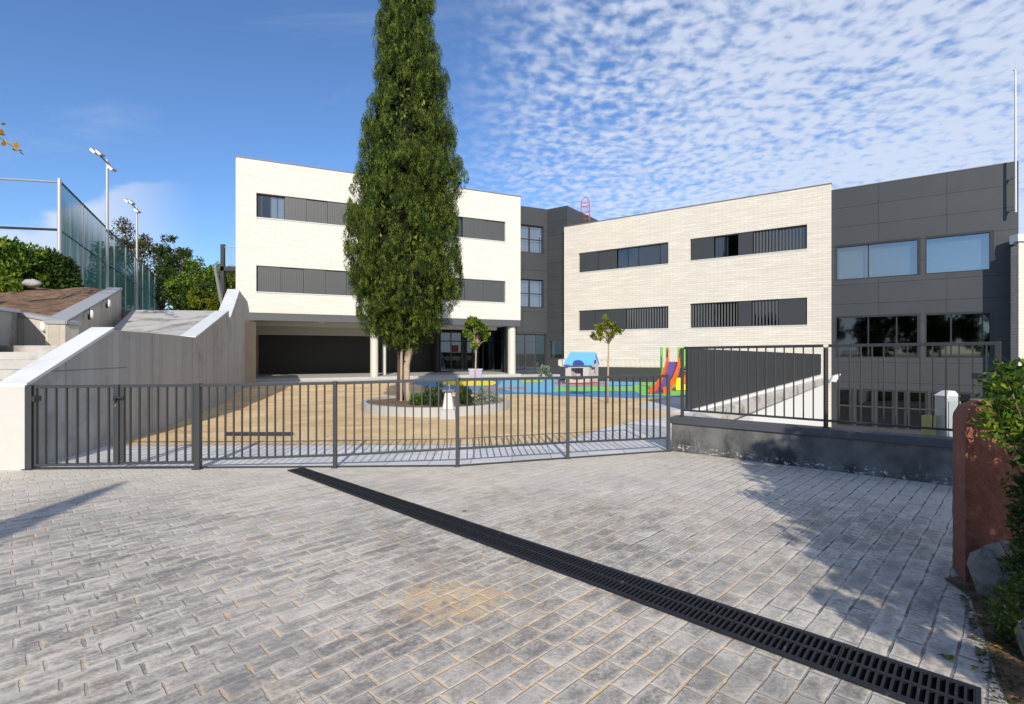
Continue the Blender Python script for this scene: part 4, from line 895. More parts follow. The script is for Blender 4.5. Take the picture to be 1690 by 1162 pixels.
tx, ty = 6.55, 20.9; pt = thing('slide_tower', (tx, ty, 0), 'green and orange slide tower beside the railing', 'play tower')
for dx, dy in ((-.12, .3), (.75, .3), (-.12, 1.1), (.75, 1.1)): MB().tube([(tx+dx, ty+dy, 0), (tx+dx, ty+dy, 1.8)], .055, 10).build('post', m_pGr, pt)
B_ = MB(); B_.box(tx-.07, tx+.70, ty+.3, ty+1.05, .85, .92); B_.build('platform', m_pNa, pt)
B_ = MB(); prf = [(.14, .25, 1.72), (.10, .15, 1.25), (-.12, -.25, .86), (-.48, -.85, .44), (-.85, -1.35, .15), (-1.08, -1.6, .12)]
for s in (-.25, .25):
    for (x0, y0_, z0), (x1, y1_, z1) in zip(prf, prf[1:]): B_.bar((tx+x0+s, ty+y0_, z0), (tx+x1+s, ty+y1_, z1), .06, .30)
B_.build('slide_side', m_pOr, pt)
B_ = MB()
for (x0, y0_, z0), (x1, y1_, z1) in zip(prf[1:], prf[2:]): B_.hexa([(tx+x0-.22, ty+y0_, z0-.09), (tx+x1-.22, ty+y1_, z1-.09), (tx+x1+.22, ty+y1_, z1-.09), (tx+x0+.22, ty+y0_, z0-.09)][::-1], [(tx+x0-.22, ty+y0_, z0-.05), (tx+x1-.22, ty+y1_, z1-.05), (tx+x1+.22, ty+y1_, z1-.05), (tx+x0+.22, ty+y0_, z0-.05)][::-1])
B_.build('slide_chute', M('worn_navy_chute', (.10, .06, .20), .5), pt)
B_ = MB(); B_.box(tx+.12, tx+1.05, ty-.1, ty-.05, .05, .55); B_.build('side_panel', m_pYe, pt)
B_ = MB(); B_.box(tx+.30, tx+.66, ty+.22, ty+.27, .95, 1.8); B_.build('upper_panel', m_pGr, pt)
B_ = MB(); B_.hexa([(tx+.35, ty-.2, .35), (tx+.75, ty-.2, .35), (tx+.75, ty-.1, .35), (tx+.35, ty-.1, .35)], [(tx+.60, ty-.2, 1.2), (tx+.80, ty-.2, 1.05), (tx+.80, ty-.1, 1.05), (tx+.60, ty-.1, 1.2)]); B_.build('climbing_wing', m_pOr, pt)

# ------------------------------------------------------------------ round planter, plants, fountain
RC = (-2.15, 14.65); RR = 2.08
kr = thing('planter_ring', (RC[0], RC[1], 0), 'low pale kerb ring around the cypress bed', 'planter')
B_ = MB(); n = 48
for j in range(n):
    t0, t1 = 2*math.pi*j/n, 2*math.pi*(j+1)/n; p = [(RC[0]+r_*math.cos(t), RC[1]+r_*math.sin(t)) for r_, t in ((RR-.13, t0), (RR, t0), (RR, t1), (RR-.13, t1))]
    B_.hexa([(x, y, 0) for x, y in p], [(x, y, .23) for x, y in p])
B_.build('kerb', m_kerb, kr)
B_ = MB(); B_.poly([(RC[0]+(RR-.13)*math.cos(2*math.pi*j/n), RC[1]+(RR-.13)*math.sin(2*math.pi*j/n), .17) for j in range(n)]); B_.build('soil', m_soil, kr)
fx, fy = XZ(741, 12.3); fo_ = thing('drinking_fountain', (fx, fy, 0), 'white drinking fountain standing against the planter ring', 'fountain')
B_ = MB(); B_.hexa([(fx-.20, fy-.15, 0), (fx+.17, fy-.15, 0), (fx+.17, fy+.15, 0), (fx-.20, fy+.15, 0)], [(fx-.18, fy-.13, .22), (fx+.15, fy-.13, .22), (fx+.15, fy+.13, .22), (fx-.18, fy+.13, .22)]); B_.build('base', m_kerb, fo_, bevel=.01)
m_fnt = M('fountain_concrete', (.52, .52, .51), .8, .1, 5)
B_ = MB(); B_.hexa([(fx-.15, fy-.12, .221), (fx+.12, fy-.12, .221), (fx+.12, fy+.12, .221), (fx-.15, fy+.12, .221)], [(fx-.09, fy-.08, .64), (fx+.06, fy-.08, .64), (fx+.06, fy+.08, .64), (fx-.09, fy+.08, .64)]); B_.build('pedestal', m_fnt, fo_, bevel=.02)
B_ = MB(); B_.box(fx-.15, fx+.13, fy-.12, fy+.12, .64, .70); B_.build('basin', M('fountain_basin', (.10, .11, .15), .4), fo_, bevel=.01)
MB().tube([(fx, fy+.08, .70), (fx, fy+.08, .78), (fx, fy+.02, .80)], .012, 8).build('spout', m_pole, fo_)
bx0 = G(373, 719.5); bx1 = G(485, 718.5)  # low dark bar lying across the sand
B_ = MB(); B_.box(bx0[0], bx1[0], bx0[1]-.03, bx0[1]+.05, .01, .07); B_.box(bx0[0]+.1, bx0[0]+.2, bx0[1]-.04, bx0[1]-.031, .01, .05); tag(B_.build('dark_bar', m_ironF, loc=((bx0[0]+bx1[0])/2, bx0[1], 0)), 'short dark bar lying on the sand near the gate', 'edging')

def trunk(parent, pts, rads, mat=None, name='trunk', n=10): return MB().tube(pts, rads, n).build(name, mat or m_bark, parent, smooth=True)
def shrub(x, y, z, rx, rz, n, mat, label, name='shrub', L=.09, W=.03, up=.5, group=None, cat='shrub', nc=22, parent=None):
    r = thing(name, (x, y, z), label, cat, group); cs = []; rs = []
    for k in range(nc):
        a = random.uniform(0, 2*math.pi); q = math.sqrt(random.random())*.8; h = random.uniform(.12, .95)
        cs.append((x+rx*q*math.cos(a)*math.sqrt(max(.1, 1-h*h*.7)), y+rx*q*math.sin(a)*math.sqrt(max(.1, 1-h*h*.7)), z+rz*h)); rs.append(rx*random.uniform(.22, .4))
    quads_obj('foliage', crown_quads(cs, rs, n, L, W, up), mat, r)
    mb = MB()
    for c_ in cs[::3]: mb.tube([(x, y, z-.02), ((x+c_[0])/2, (y+c_[1])/2, z+(c_[2]-z)*.6), c_], [.02*rx+.008, .014*rx+.005, .004], 5)
    mb.build('stems', m_bark, r); return r
# cypress ------------------------------------------------------------------------------------
CXY = (-3.18, 15.3); cy = thing('cypress_tree', (CXY[0], CXY[1], 0), 'tall dense dark green cypress rising out of the round bed', 'tree')
D0 = 15.3; prof = [(575, 24, 16), (560, 50, 32), (545, 66, 55), (520, 80, 72), (500, 84, 78), (480, 90, 92), (450, 94, 95), (420, 97, 92), (380, 97, 86), (345, 92, 89), (320, 87, 80), (300, 80, 103), (280, 78, 97), (250, 74, 78), (230, 72, 84), (190, 64, 84), (170, 57, 66), (145, 52, 70), (125, 52, 72), (100, 55, 61), (80, 54, 58), (60, 52, 48), (30, 46, 46), (0, 45, 52), (-40, 42, 42), (-90, 33, 33), (-150, 20, 20), (-200, 6, 6)]
PZ = np.array([EYE+(CY-p[0])/F*D0 for p in prof]); PL_ = np.array([p[1]/F*D0 for p in prof]); PR_ = np.array([p[2]/F*D0 for p in prof])*1.05; PL_ = PL_*1.03
def cyr(z, th):
    rl_ = np.interp(z, PZ, PL_); rr_ = np.interp(z, PZ, PR_); wgt = .5+.5*np.cos(th); return rl_*(1-wgt)+rr_*wgt
NC_ = 1500; zc = RNG.uniform(PZ[0]+.05, PZ[-1]-.2, NC_*3); tc_ = RNG.uniform(0, 2*math.pi, NC_*3); Rc = cyr(zc, tc_)
kp = RNG.uniform(0, 1, NC_*3) < Rc/1.9; zc, tc_, Rc = zc[kp][:NC_], tc_[kp][:NC_], Rc[kp][:NC_]
cr_ = np.minimum(RNG.uniform(.09, .21, len(zc)), Rc*.5); rad = np.maximum(Rc*(1-.26*RNG.random(len(zc))**1.7)-cr_*.85, 0)
cc_ = np.stack([CXY[0]+rad*np.cos(tc_), CXY[1]+rad*np.sin(tc_), zc], 1)
K = 290; el_ = RNG.uniform(1.3, 2.5, (len(zc), 1, 1)); dirs = unit(RNG.normal(size=(len(zc), K, 3))); sh = RNG.uniform(.62, 1.02, (len(zc), K, 1))
tap = 1-.35*np.clip(dirs[:, :, 2:3], 0, 1)
Cc = cc_[:, None, :]+dirs*sh*cr_[:, None, None]*np.concatenate([tap, tap, el_*np.ones_like(tap)], 2)
Dd = dirs*.30+np.array([0, 0, 1.0])+RNG.normal(size=dirs.shape)*.22
M_ = len(zc)*K
qs = leaf_quads(Cc.reshape(-1, 3), Dd.reshape(-1, 3), RNG.uniform(.032, .072, M_), RNG.uniform(.009, .017, M_))
# inner sprays closing the heart of the crown
NI = 45000; zi = RNG.uniform(PZ[0], PZ[-1]-.4, NI); ti = RNG.uniform(0, 2*math.pi, NI); ri = np.maximum(cyr(zi, ti)-.12, 0)*RNG.uniform(.3, .80, NI)
Ci = np.stack([CXY[0]+ri*np.cos(ti), CXY[1]+ri*np.sin(ti), zi], 1)
qi = leaf_quads(Ci, RNG.normal(size=(NI, 3))*.5+np.array([0, 0, 1]), RNG.uniform(.12, .22, NI), RNG.uniform(.05, .085, NI))
quads_obj('crown', np.concatenate([qs, qi]), m_cyp, cy)
mb = MB(); nz_, na_ = 90, 28; zl = np.linspace(PZ[0]+.15, PZ[-1]-.5, nz_)  # closed core blocks gaps; near-black colour stands for shade between clumps
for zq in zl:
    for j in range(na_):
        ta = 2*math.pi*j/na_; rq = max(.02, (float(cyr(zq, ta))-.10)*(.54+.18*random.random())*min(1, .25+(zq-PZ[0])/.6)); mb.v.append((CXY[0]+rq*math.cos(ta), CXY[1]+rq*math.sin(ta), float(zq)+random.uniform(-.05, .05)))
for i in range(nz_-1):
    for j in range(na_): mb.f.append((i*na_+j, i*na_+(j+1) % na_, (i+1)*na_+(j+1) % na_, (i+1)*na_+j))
mb.f += [tuple(range(na_-1, -1, -1)), tuple(range((nz_-1)*na_, nz_*na_))]; mb.build('shade_core', M('core_shade', (.016, .018, .009), 1.0, .5, 9, .05, 14, spec=.1), cy)
tx0, ty0 = CXY
trunk(cy, [(tx0-.17, ty0, .1), (tx0-.15, ty0, .9), (tx0-.16, ty0, 1.6), (tx0-.1, ty0, 2.6), (tx0, ty0, 6), (tx0, ty0, 12)], [.13, .10, .09, .10, .08, .03], M('dark_bark', (.085, .062, .045), .95, .35, 7, .03, 25))
trunk(cy, [(tx0+.12, ty0-.15, .1), (tx0+.06, ty0-.14, .5), (tx0+.05, ty0-.1, 1.2), (tx0+.13, ty0, 1.9), (tx0+.22, ty0, 2.8), (tx0+.2, ty0, 5)], [.13, .095, .09, .11, .09, .04], m_pbark)
trunk(cy, [(tx0+.05, ty0+.1, 1.2), (tx0+.25, ty0+.05, 2.0), (tx0+.6, ty0, 2.6)], [.07, .07, .03], name='limb')
st_ = thing('tree_stake', (tx0-.05, ty0-.35, .17), 'thin pale stake standing before the cypress trunks', 'stake'); MB().tube([(tx0-.06, ty0-.35, .1), (tx0-.05, ty0-.33, 1.85)], .035, 8).build('stake', m_pbark, st_); MB().tube([(tx0-.05, ty0-.3, 1.3), (tx0+.03, ty0-.15, 1.33)], .02, 6).build('tie', m_ironF, st_)
# bed plants
shrub(*XZ(690, 13.9), .16, .30, .28, 60, m_leafG, 'low green leafy plant at the cypress foot', L=.10, W=.03)
shrub(*XZ(716, 13.7), .16, .42, .62, 90, m_leafD, 'upright rosemary bush left of the drinking fountain', L=.11, W=.016, up=1.2)
shrub(*XZ(768, 13.9), .16, .36, .48, 80, m_leafD, 'dark rosemary bush right of the drinking fountain', L=.11, W=.016, up=1.2)
shrub(*XZ(802, 13.8), .16, .40, .40, 90, m_leafS, 'silvery grey lavender bush at the ring\'s right side', L=.09, W=.02, up=.8)
def small_tree(x, y, z0, h_tr, cz, rx, rz, mat, label, nc=30, nl=120, lean=.03, gaps=.5, L=.09, W=.05, tr=.03):
    r = thing('young_tree', (x, y, z0), label, 'tree', 'young staked trees in the court'); top = (x+lean, y, z0+h_tr)
    trunk(r, [(x, y, z0-.02), (x+lean*.3, y, z0+h_tr*.5), top, (x+lean*.6, y, cz)], [tr, tr*.9, tr*.75, tr*.4], m_pbark, n=8); cs = []; rs = []
    for k in range(nc):
        q = unit(RNG.normal(size=3)); f_ = RNG.uniform(.35, 1); c_ = (x+q[0]*rx*f_, y+q[1]*rx*f_, cz+q[2]*rz*f_); cs.append(c_); rs.append(rx*RNG.uniform(.16, .32))
        if k % 2 == 0: MB().tube([top, ((top[0]+c_[0])/2, (top[1]+c_[1])/2, (top[2]+c_[2])/2+.05), c_], [tr*.5, tr*.3, .004], 5).build('limb', m_pbark, r)
    quads_obj('crown', crown_quads(cs, rs, nl, L, W, .1), mat, r); return r
small_tree(*XZ(784, 15.3), .15, 1.52, 2.18, .42, .50, m_leafG, 'young dense round tree with yellow fruit near the porch column', L=.075, W=.045)
small_tree(*XZ(1003, 15.9), .0, 1.85, 2.28, .50, .42, m_leafY, 'thin young tree with sparse yellowing crown before the brick facade', nc=24, nl=60, L=.08, W=.04)
# lilac flower box by the porch
q = P(785, 620, 29.5); fbx = thing('flower_box', (q[0], q[1], .14), 'pale lilac box on the porch edge behind the young tree', 'box')
B_ = MB(); B_.hexa([(q[0]-.33, q[1]-.2, .14), (q[0]+.33, q[1]-.2, .14), (q[0]+.33, q[1]+.2, .14), (q[0]-.33, q[1]+.2, .14)], [(q[0]-.38, q[1]-.24, .58), (q[0]+.38, q[1]-.24, .58), (q[0]+.38, q[1]+.24, .58), (q[0]-.38, q[1]+.24, .58)]); B_.build('body', M('lilac_plastic', (.42, .36, .46), .6), fbx)
B_ = MB(); B_.box(q[0]-.40, q[0]+.40, q[1]-.26, q[1]+.26, .583, .63); B_.build('rim', M('white_plastic', (.52, .48, .55), .6), fbx)
shrub(*XZ(901, 31.5), .0, .45, .75, 50, m_leafS, 'pale green rounded bush by the glazed ground floor window', L=.12, W=.06)

# ------------------------------------------------------------------ left background
FA = XZ(98, 22.0); FB = (FA[0]-17.0, FA[1]+31.0); FT = 8.95
sf = thing('sports_fence', (FA[0], FA[1], 3.6), 'tall sports fence with green windscreen on grey posts', 'fence')
n = 9
for k in range(n+1):
    t = k/n; MB().tube([(FA[0]+(FB[0]-FA[0])*t, FA[1]+(FB[1]-FA[1])*t, 3.3), (FA[0]+(FB[0]-FA[0])*t, FA[1]+(FB[1]-FA[1])*t, FT+.1)], .075 if k == 0 else .04, 8).build('post', m_pole, sf)
FL = (-34.0, 19.6)
MB().tube([(FA[0], FA[1], FT-.05), (FL[0], FL[1], FT+.1)], .045, 8).build('rail', m_pole, sf); MB().tube([(FA[0], FA[1], 6.85), (FL[0], FL[1], 6.95)], .055, 8).build('rail', m_ironF, sf)
MB().tube([(FA[0], FA[1], FT), (FB[0], FB[1], FT)], .05, 8).build('rail', m_iron, sf); MB().tube([(FA[0], FA[1], 6.85), (FB[0], FB[1], 6.85)], .04, 8).build('rail', m_iron, sf)
def mesh_mat(name, col, cover, cell):
    m, t, p = newmat(name); ps = pos(t); x, y, z = t.sep(ps); u = t.math('ADD', t.math('MULTIPLY', x, -.48), t.math('MULTIPLY', y, .877))
    fold = t.ramp(t.noise(t.xyz(t.math('MULTIPLY', u, 1.2), 0.0, t.math('MULTIPLY', z, .12)), 2.0, 4, .6), .30, .70)
    t.l.new(t.mix(fold, tuple(c_*.35 for c_ in col), tuple(c_*1.3 for c_ in col)), p.inputs['Base Color']); p.inputs['Roughness'].default_value = .8
    tr = t.new('ShaderNodeBsdfTransparent'); mxs = t.new('ShaderNodeMixShader'); f_ = t.math('ADD', cover, t.math('MULTIPLY', fold, .22), clamp=True)
    f_ = t.math('MULTIPLY', f_, t.ramp(z, 8.9, 7.0, .55, 1.0))
    t.put(mxs.inputs[0], f_); t.l.new(tr.outputs[0], mxs.inputs[1]); t.l.new(p.outputs[0], mxs.inputs[2]); t.l.new(mxs.outputs[0], m.node_tree.nodes['Material Output'].inputs[0]); return m
m_net = mesh_mat('green_net', (.025, .17, .14), .76, .1)
B_ = MB(); nn = 60; dnx = Vector((31, 17, 0)).normalized()
for k in range(nn+1):
    t = k/nn; o_ = .05*math.sin(k*1.7)+.04*math.sin(k*.6)
    for z in (3.4, FT-.02): B_.v.append((FA[0]+(FB[0]-FA[0])*t+dnx.x*o_, FA[1]+(FB[1]-FA[1])*t+dnx.y*o_, z))
    if k: i = len(B_.v)-4; B_.f.append((i, i+2, i+3, i+1))
B_.build('windscreen', m_net, sf)
def flood(px, d, top, label, arms):
    x, y = XZ(px, d); r = thing('floodlight_pole', (x, y, 3.5), label, 'floodlight', 'floodlight poles by the sports court')
    MB().tube([(x, y, 3.0), (x, y, top)], [.085, .06], 10).build('pole', m_pole, r)
    dirv = Vector((.8, -.6, 0)) if True else None
    a = Vector((x-.50, y-.1, top+.36)); b = Vector((x+.40, y-.1, top-.52)) if arms > 1 else Vector((x+.18, y-.1, top-.32))
    MB().tube([a, b], .04, 8).build('cross_arm', m_ironF, r)
    for p_ in ((a, .3) if False else [a, (a+Vector((x, y, top)))/2+Vector((0, 0, .1))] + ([b] if arms > 1 else [b])):
        c_ = Vector(p_); B2 = MB(); B2.bar(c_+Vector((-.16, -.1, .12)), c_+Vector((.14, -.1, -.13)), .26, .13); hd = B2.build('lamp_head', m_pole, r); B2 = MB(); B2.bar(c_+Vector((-.13, -.24, .06)), c_+Vector((.10, -.24, -.13)), .02, .10); B2.build('lens', m_white, hd)
flood(177, 27.0, 11.75, 'taller nearer floodlight pole with spread lamp heads', 2)
flood(226, 35.8, 11.75, 'smaller farther floodlight pole beside the green windscreen', 1)
def big_tree(x, y, z0, cz, rx, rz, mat, label, nc, nl, L, W, name='tree', bare=False, group=None, crmin=.2, crmax=.34):
    r = thing(name, (x, y, z0), label, 'tree', group); top = (x, y, cz-rz*.5)
    trunk(r, [(x, y, z0-.2), (x+.1, y, (z0+cz)/2-rz*.3), top, (x, y, cz+rz*.4)], [rx*.07, rx*.055, rx*.045, rx*.01]); cs = []; rs = []; mb = MB()
    for k in range(nc):
        q = unit(RNG.normal(size=3)); f_ = RNG.uniform(.45, .92); c_ = (x+q[0]*rx*f_, y+q[1]*rx*f_, cz+q[2]*rz*f_); cs.append(c_); rs.append(rx*RNG.uniform(crmin, crmax))
        if k % 2 == 0: mb.tube([top, ((top[0]+c_[0])/2, (top[1]+c_[1])/2, (top[2]+c_[2])/2+.3), c_], [rx*.02, rx*.012, .01], 5)
    mb.build('limbs', m_bark, r); quads_obj('crown', crown_quads(cs, rs, nl, L, W, .1), mat, r); return r
x, y = XZ(232, 60); big_tree(x, y, 3.6, 12.2, 4.6, 5.0, m_leafB, 'brownish bare-topped tree behind the sports fence', 60, 150, .34, .15, crmin=.12, crmax=.26)
x, y = XZ(298, 57); big_tree(x, y, 3.6, 11.2, 2.4, 4.2, m_leafD, 'dark green tree right of the farther floodlight pole', 34, 150, .3, .15)
x, y = XZ(268, 52); big_tree(x, y, 3.6, 7.4, 3.6, 3.0, m_leafD, 'low dark tree under the brownish one behind the fence', 34, 140, .3, .15)
x, y = XZ(325, 42); big_tree(x, y, 3.6, 7.0, 2.6, 2.1, m_leafG, 'bright green bushy tree left of the steel stair frame', 40, 170, .26, .13)
x, y = XZ(372, 44); big_tree(x, y, 3.6, 7.0, 2.4, 2.3, m_leafY, 'yellow tinged tree behind the steel stair frame', 36, 150, .26, .13)
x, y = XZ(333, 37); big_tree(x, y, 3.0, 5.1, 1.3, 1.3, m_leafY, 'yellow flecked shrub at the top of the ramp beside the brick block', 26, 120, .2, .1)
x, y = XZ(348, 39); big_tree(x, y, 3.0, 4.9, 2.3, 1.7, m_leafD, 'low dark bush behind the ramp beside the steel frame', 34, 150, .24, .12)
x, y = XZ(150, 48); big_tree(x, y, 3.6, 6.4, 4.6, 3.1, m_leafD, 'broad dark tree seen through the green windscreen', 44, 150, .3, .15)
for k, (px, d, rx, rz, lab) in enumerate([(8, 17.9, 1.5, 1.75, 'leafy green bush on the bank at the left frame edge'), (42, 18.4, 1.35, 1.75, 'dense green bush on the bank beside the edge bush'), (78, 18.8, 1.1, 1.5, 'dark green bush on the bank next to the fence post')]):
    x, y = XZ(px, d); shrub(x, y, 3.6, rx, rz, 230, m_leafG if k < 2 else m_leafD, lab, L=.16, W=.08, nc=34, group='bushes on the soil bank')
x, y = XZ(22, 16.2); shrub(x, y, 3.4, .55, .45, 90, m_leafG, 'small low plant at the front of the soil bank', L=.12, W=.06, group='bushes on the soil bank')
for px, d in ((128, 20.5), (160, 24)):
    pass
x, y, z = P(52, 468, 16.3)
def rock(x, y, z, r, label, sq=(1, .8, .6), mat=None):
    mb = MB(); nu, nv = 14, 9; ph_ = random.random()*9
    for j in range(nv+1):
        for i in range(nu):
            a, b = 2*math.pi*i/nu, math.pi*j/nv; s_ = 1+.13*math.sin(a*2+ph_)+.1*math.sin(a*3+b*4+ph_)+random.uniform(-.04, .04)
            mb.v.append((x+r*sq[0]*s_*math.sin(b)*math.cos(a), y+r*sq[1]*s_*math.sin(b)*math.sin(a), z+r*sq[2]*s_*math.cos(b)))
    for j in range(nv):
        for i in range(nu): mb.f.append((j*nu+i, (j+1)*nu+i, (j+1)*nu+(i+1) % nu, j*nu+(i+1) % nu))
    return tag(mb.build('rock', mat or m_rock, loc=(x, y, z-r*sq[2]), smooth=True), label, 'rock')
rock(x, y, z+.0, .25, 'pale rounded rock below the bushes on the soil bank', (1, .8, .5), M('pale_rock', (.34, .33, .31), .9, .3, 5, .03, 12))
# autumn tree whose twig reaches into the frame at the left
at = thing('autumn_tree', (-13.6, 10.9, 2.2), 'autumn tree with a yellow orange twig entering at the left edge', 'tree')
trunk(at, [(-13.6, 10.9, 2.0), (-13.4, 10.8, 4.0), (-12.9, 10.6, 5.6), (-12.6, 10.5, 7.0)], [.16, .13, .09, .03])
trunk(at, [(-13.1, 10.7, 5.0), (-11.6, 10.4, 6.2), (-10.6, 10.25, 6.15), (-9.85, 10.2, 5.62)], [.07, .04, .02, .006], name='limb', n=7)
cs = [(-10.9, 10.3, 6.3), (-10.5, 10.25, 6.2), (-10.2, 10.2, 6.05), (-10.05, 10.2, 5.75), (-9.85, 10.2, 5.62), (-10.3, 10.2, 5.95), (-11.3, 10.4, 6.4), (-12.2, 10.5, 6.8), (-12.9, 10.6, 7.2), (-12.0, 10.6, 7.4), (-12.9, 10.6, 6.3), (-10.35, 10.25, 3.85+.5)]
cs = cs[:-1]; quads_obj('crown', crown_quads(cs, [.26, .2, .17, .13, .12, .16, .3, .5, .6, .5, .6], 36, .13, .08, -.1), m_leafO, at)
# steel stair frame beside the left building
sx0, sy0 = XZ(368, 30); sfm = thing('steel_stair_frame', (sx0, sy0, 3.3), 'dark steel landing frame with thin railing beside the brick block', 'stair frame')
for dx, dy in ((0, 0), (.28, 2.5), (1.2, .2)): MB().bar((sx0+dx, sy0+dy, 3.0), (sx0+dx, sy0+dy, 7.9 if dx == 0 else 6.5), .2, .2).build('post', m_iron, sfm)
MB().box(sx0-.1, sx0+1.6, sy0-.1, sy0+2.6, 6.35, 6.6).build('deck', m_iron, sfm)
MB().bar((sx0, sy0, 7.75), (sx0+1.6, sy0, 7.75), .05).build('hand_rail', m_pole, sfm)
for k in range(9): MB().tube([(sx0+.15+k*.17, sy0, 6.6), (sx0+.15+k*.17, sy0, 7.73)], .014, 5).build('baluster', m_pole, sfm)
MB().bar((sx0-.05, sy0+.4, 3.2), (sx0+.35, sy0-1.4, 6.4), .12, .25).build('stringer', m_pole, sfm)

# ------------------------------------------------------------------ red pillar, shrub and stones at the right
rp = thing('red_pillar', (3.55, 3.75, 0), 'rough red brown rendered pillar with a rounded top', 'pillar')
B_ = MB(); NX, NZ = 16, 40; x0, x1, yf, yb = 3.145, 3.98, 3.55, 3.80; lay = []
for j in range(NZ+1):
    z = 1.245*j/NZ; k = max(0, (z-1.10)/.145); ins = .085*(1-math.sqrt(max(0, 1-k*k))) if k > 0 else 0
    ring = []
    for i in range(NX+1): ring.append((x0+ins+(x1-x0-2*ins)*i/NX, yf+ins))
    for i in range(1, 5): ring.append((x1-ins, yf+ins+(yb-yf-2*ins)*i/4))
    for i in range(1, NX+1): ring.append((x1-ins-(x1-x0-2*ins)*i/NX, yb-ins))
    for i in range(1, 4): ring.append((x0+ins, yb-ins-(yb-yf-2*ins)*i/4))
    B_.v += [(a+(b-yf)*.50+random.uniform(-.0025, .0025), b+random.uniform(-.0025, .0025), z) for a, b in ring]; R0 = len(ring)
for j in range(NZ):
    for i in range(R0): B_.f.append((j*R0+i, j*R0+(i+1) % R0, (j+1)*R0+(i+1) % R0, (j+1)*R0+i))
B_.f.append(tuple(range(NZ*R0, (NZ+1)*R0))); B_.build('shaft', m_red, rp, smooth=False)
B_ = MB(); B_.box(x0+.17, x1-.03, yf+.08, yb-.08, 1.243, 1.262); B_.build('top', M('pink_mortar_top', (.42, .24, .19), .9, .2, 6, .01, 20), rp, bevel=.01)
hr = thing('hand_rail', (4.3, 4.6, 0), 'short grey flat rail behind the red pillar and the shrub', 'rail')
MB().bar((4.16, 4.6, 1.385), (5.0, 4.75, 1.385), .06, .055).build('rail', m_fascia, hr); MB().bar((4.75, 4.7, 0), (4.75, 4.7, 1.355), .05).build('post', m_fascia, hr)
rock(3.22, 3.38, .13, .20, 'grey boulder at the foot of the red pillar', (.75, .8, 1.0))
rock(2.78, 2.62, .10, .17, 'brown grey boulder low in the soil bed by the right edge', (.8, .9, 1.0))
def branchy(x, y, z, targets, label, mat, n, L, W, r_cl, name='leafy_shrub'):
    r = thing(name, (x, y, z), label, 'shrub', 'shrubs crowding the right edge'); mb = MB()
    for t in targets: mb.tube([(x, y, z-.02), ((x*.6+t[0]*.4), (y*.6+t[1]*.4), z+(t[2]-z)*.55), t], [.018, .012, .004], 6)
    mb.build('stems', m_bark, r); quads_obj('foliage', crown_quads(targets, [r_cl*random.uniform(.7, 1.25) for _ in targets], n, L, W, .25), mat, r); return r
tg = []
def tgt(px, py, d, j=.0): tg.append(P(px+14+random.uniform(-j, j), py+random.uniform(-j, j), d+random.uniform(-.12, .12)))
for px, py in ((1640, 622), (1668, 612), (1690, 618), (1655, 640), (1680, 640), (1700, 650), (1635, 650), (1662, 665), (1690, 672), (1640, 690), (1668, 695), (1700, 700), (1625, 700), (1655, 718), (1685, 725), (1712, 720), (1720, 640), (1740, 680)): tgt(px, py, 3.12, 5)
branchy(3.35, 3.05, 0, tg, 'bushy shrub with glossy leaves over the pillar top', m_leafG, 100, .05, .022, .10)
tg = []
for px, py in ((1690, 760), (1705, 790), (1680, 800), (1695, 835), (1672, 850), (1690, 880), (1705, 905), (1680, 915), (1665, 935), (1695, 950), (1715, 860), (1720, 960), (1740, 900), (1700, 810), (1730, 800)): tgt(px, py, 2.95, 5)
branchy(3.1, 2.85, 0, tg, 'darker shrub hanging down before the red pillar', m_leafD, 120, .055, .02, .10)
tg = []
for px, py in ((1650, 985), (1672, 975), (1690, 990), (1640, 1010), (1665, 1020), (1690, 1030), (1655, 1045), (1700, 1060), (1712, 1000), (1725, 1050)): tgt(px, py, 2.72, 6)
branchy(2.85, 2.75, 0, tg, 'low straggling plant between the two boulders', m_leafD, 90, .045, .018, .085)
# litter of dead leaves on the soil bed and a few on the pavers
def scatter_leaves(n, fn, L, mat, name, parent=None):
    pts = np.array([fn() for _ in range(n)]); C = np.stack([pts[:, 0], pts[:, 1], np.full(n, .013)], 1)
    a = RNG.uniform(0, 2*math.pi, n); D = np.stack([np.cos(a), np.sin(a), RNG.uniform(-.1, .25, n)], 1); R2 = np.stack([-np.sin(a), np.cos(a), RNG.uniform(-.2, .2, n)], 1)
    Ls = L*RNG.uniform(.5, 1.2, (n, 1)); q_ = np.stack([C-D*Ls/2, C+R2*Ls*.25, C+D*Ls/2, C-R2*Ls*.25], 1); q_[:, :, 2] = np.maximum(q_[:, :, 2], .009)
    return quads_obj(name, q_, mat, parent)
def inbed():
    while True:
        t = random.random(); s_ = random.random()**1.5; a = G(1600, 985); b = G(1660, 1162); x = a[0]+(b[0]-a[0])*t+s_*1.3-.06; y = a[1]+(b[1]-a[1])*t-s_*.2
        return (x, y)
tag(scatter_leaves(1300, inbed, .035, m_leafB, 'leaf_litter'), kind='stuff')
for px, py, lab, mt in ((1563, 1087, 'green leaf lying on the pavers near the drain\'s right end', m_leafG), (1612, 1105, 'yellow leaf lying on the pavers by the soil bed', m_leafO), (1245, 913, 'tiny yellow leaf on the pavers at the shade\'s edge', m_leafY), (765, 845, 'tiny yellow leaf above the drain', m_leafY), (1650, 1072, 'orange leaf at the edge of the soil bed', m_leafO)):
    gpt = G(px, py); n = 5 if px in (1563,) else 2; L_ = .055 if py > 1000 else .04; pts = [(gpt[0]+random.uniform(-.02, .02), gpt[1]+random.uniform(-.01, .01)) for _ in range(n)]
    it = iter(pts); o = scatter_leaves(n, lambda: next(it), L_, mt, 'fallen_leaf'); tag(o, lab, 'leaf', 'fallen leaves on the pavers')

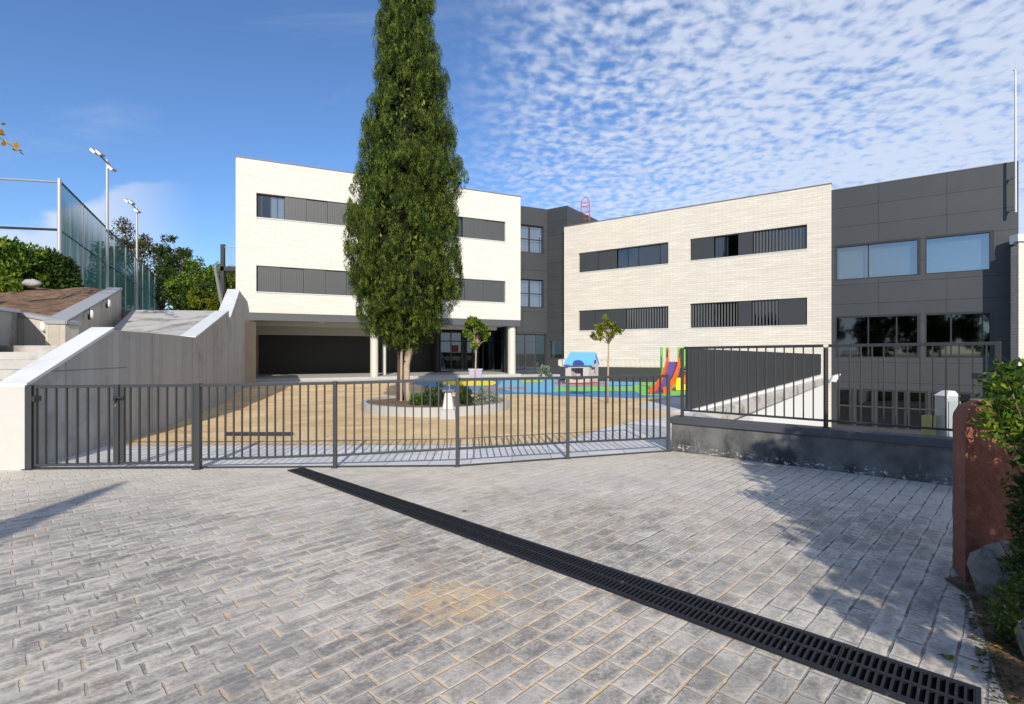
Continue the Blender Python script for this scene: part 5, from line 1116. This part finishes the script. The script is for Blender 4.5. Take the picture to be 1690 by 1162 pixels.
# ------------------------------------------------------------------ trees behind the camera that throw the shade on the pavers
big = big_tree(5.1, -.6, 0, 3.45, 1.5, .85, m_leafD, 'garden tree right of the viewpoint shading the pavers', 60, 210, .16, .10, name='shade_tree')
MB().tube([(3.9, -.7, 2.6), (3.2, -.5, 2.0), (2.55, -.2, 1.72)], [.05, .03, .01], 7).build('limb', m_bark, big)
quads_obj('low_branch_leaves', crown_quads([(3.15, -.65, 2.5), (2.95, -.9, 2.4), (3.5, -.5, 2.7), (3.3, -1.0, 2.5), (3.75, -.8, 2.7)], [.4, .32, .42, .36, .4], 260, .14, .09, .0), m_leafD, big)
quads_obj('twig_leaves', crown_quads([(2.38, -.02, 1.72), (2.50, -.2, 1.70), (2.62, -.42, 1.68), (2.75, -.6, 1.66)], [.13, .15, .15, .13], 240, .09, .055, .0), m_leafD, big)
_u = [(2.45, -.05, 1.75), (2.55, -.25, 1.72), (2.35, .2, 1.72), (2.62, -.45, 1.68), (2.3, .4, 1.70), (2.7, -.6, 1.6)]
Hc = 6.1; cxx, cyy = -4.75+.164*Hc, 6.17-1.873*Hc
c2 = thing('cypress_tree', (cxx, cyy, 0), 'narrow cypress left behind the viewpoint', 'tree'); trunk(c2, [(cxx, cyy, -.02), (cxx, cyy, 3), (cxx, cyy, 5.6)], [.12, .08, .01])
n = 9000; z = RNG.uniform(.6, Hc, n); r_ = .62*np.minimum(1, (Hc-z)/3.2)**.8*np.sqrt(RNG.random(n)); a = RNG.uniform(0, 2*math.pi, n)
quads_obj('crown', leaf_quads(np.stack([cxx+r_*np.cos(a), cyy+r_*np.sin(a), z], 1), RNG.normal(size=(n, 3))*.4+np.array([0, 0, 1]), RNG.uniform(.12, .2, n), RNG.uniform(.05, .08, n)), m_cyp, c2)

for k, (bx, by, hh) in enumerate([(-29, -26, 9.5), (-22, -30, 10.5), (-15, -31, 9.8), (-8, -33, 10.2), (-1, -34, 9.2), (7, -33, 10.0), (-35, -18, 9.0)]):
    big_tree(bx, by, 0, hh*.52, 4.6, hh*.46, m_leafD, ['first', 'second', 'third', 'fourth', 'fifth', 'sixth', 'seventh'][k]+' big dark tree in the row behind the viewpoint, counted from the west', 34, 120, .55, .3, name='tree', group='trees behind the viewpoint')
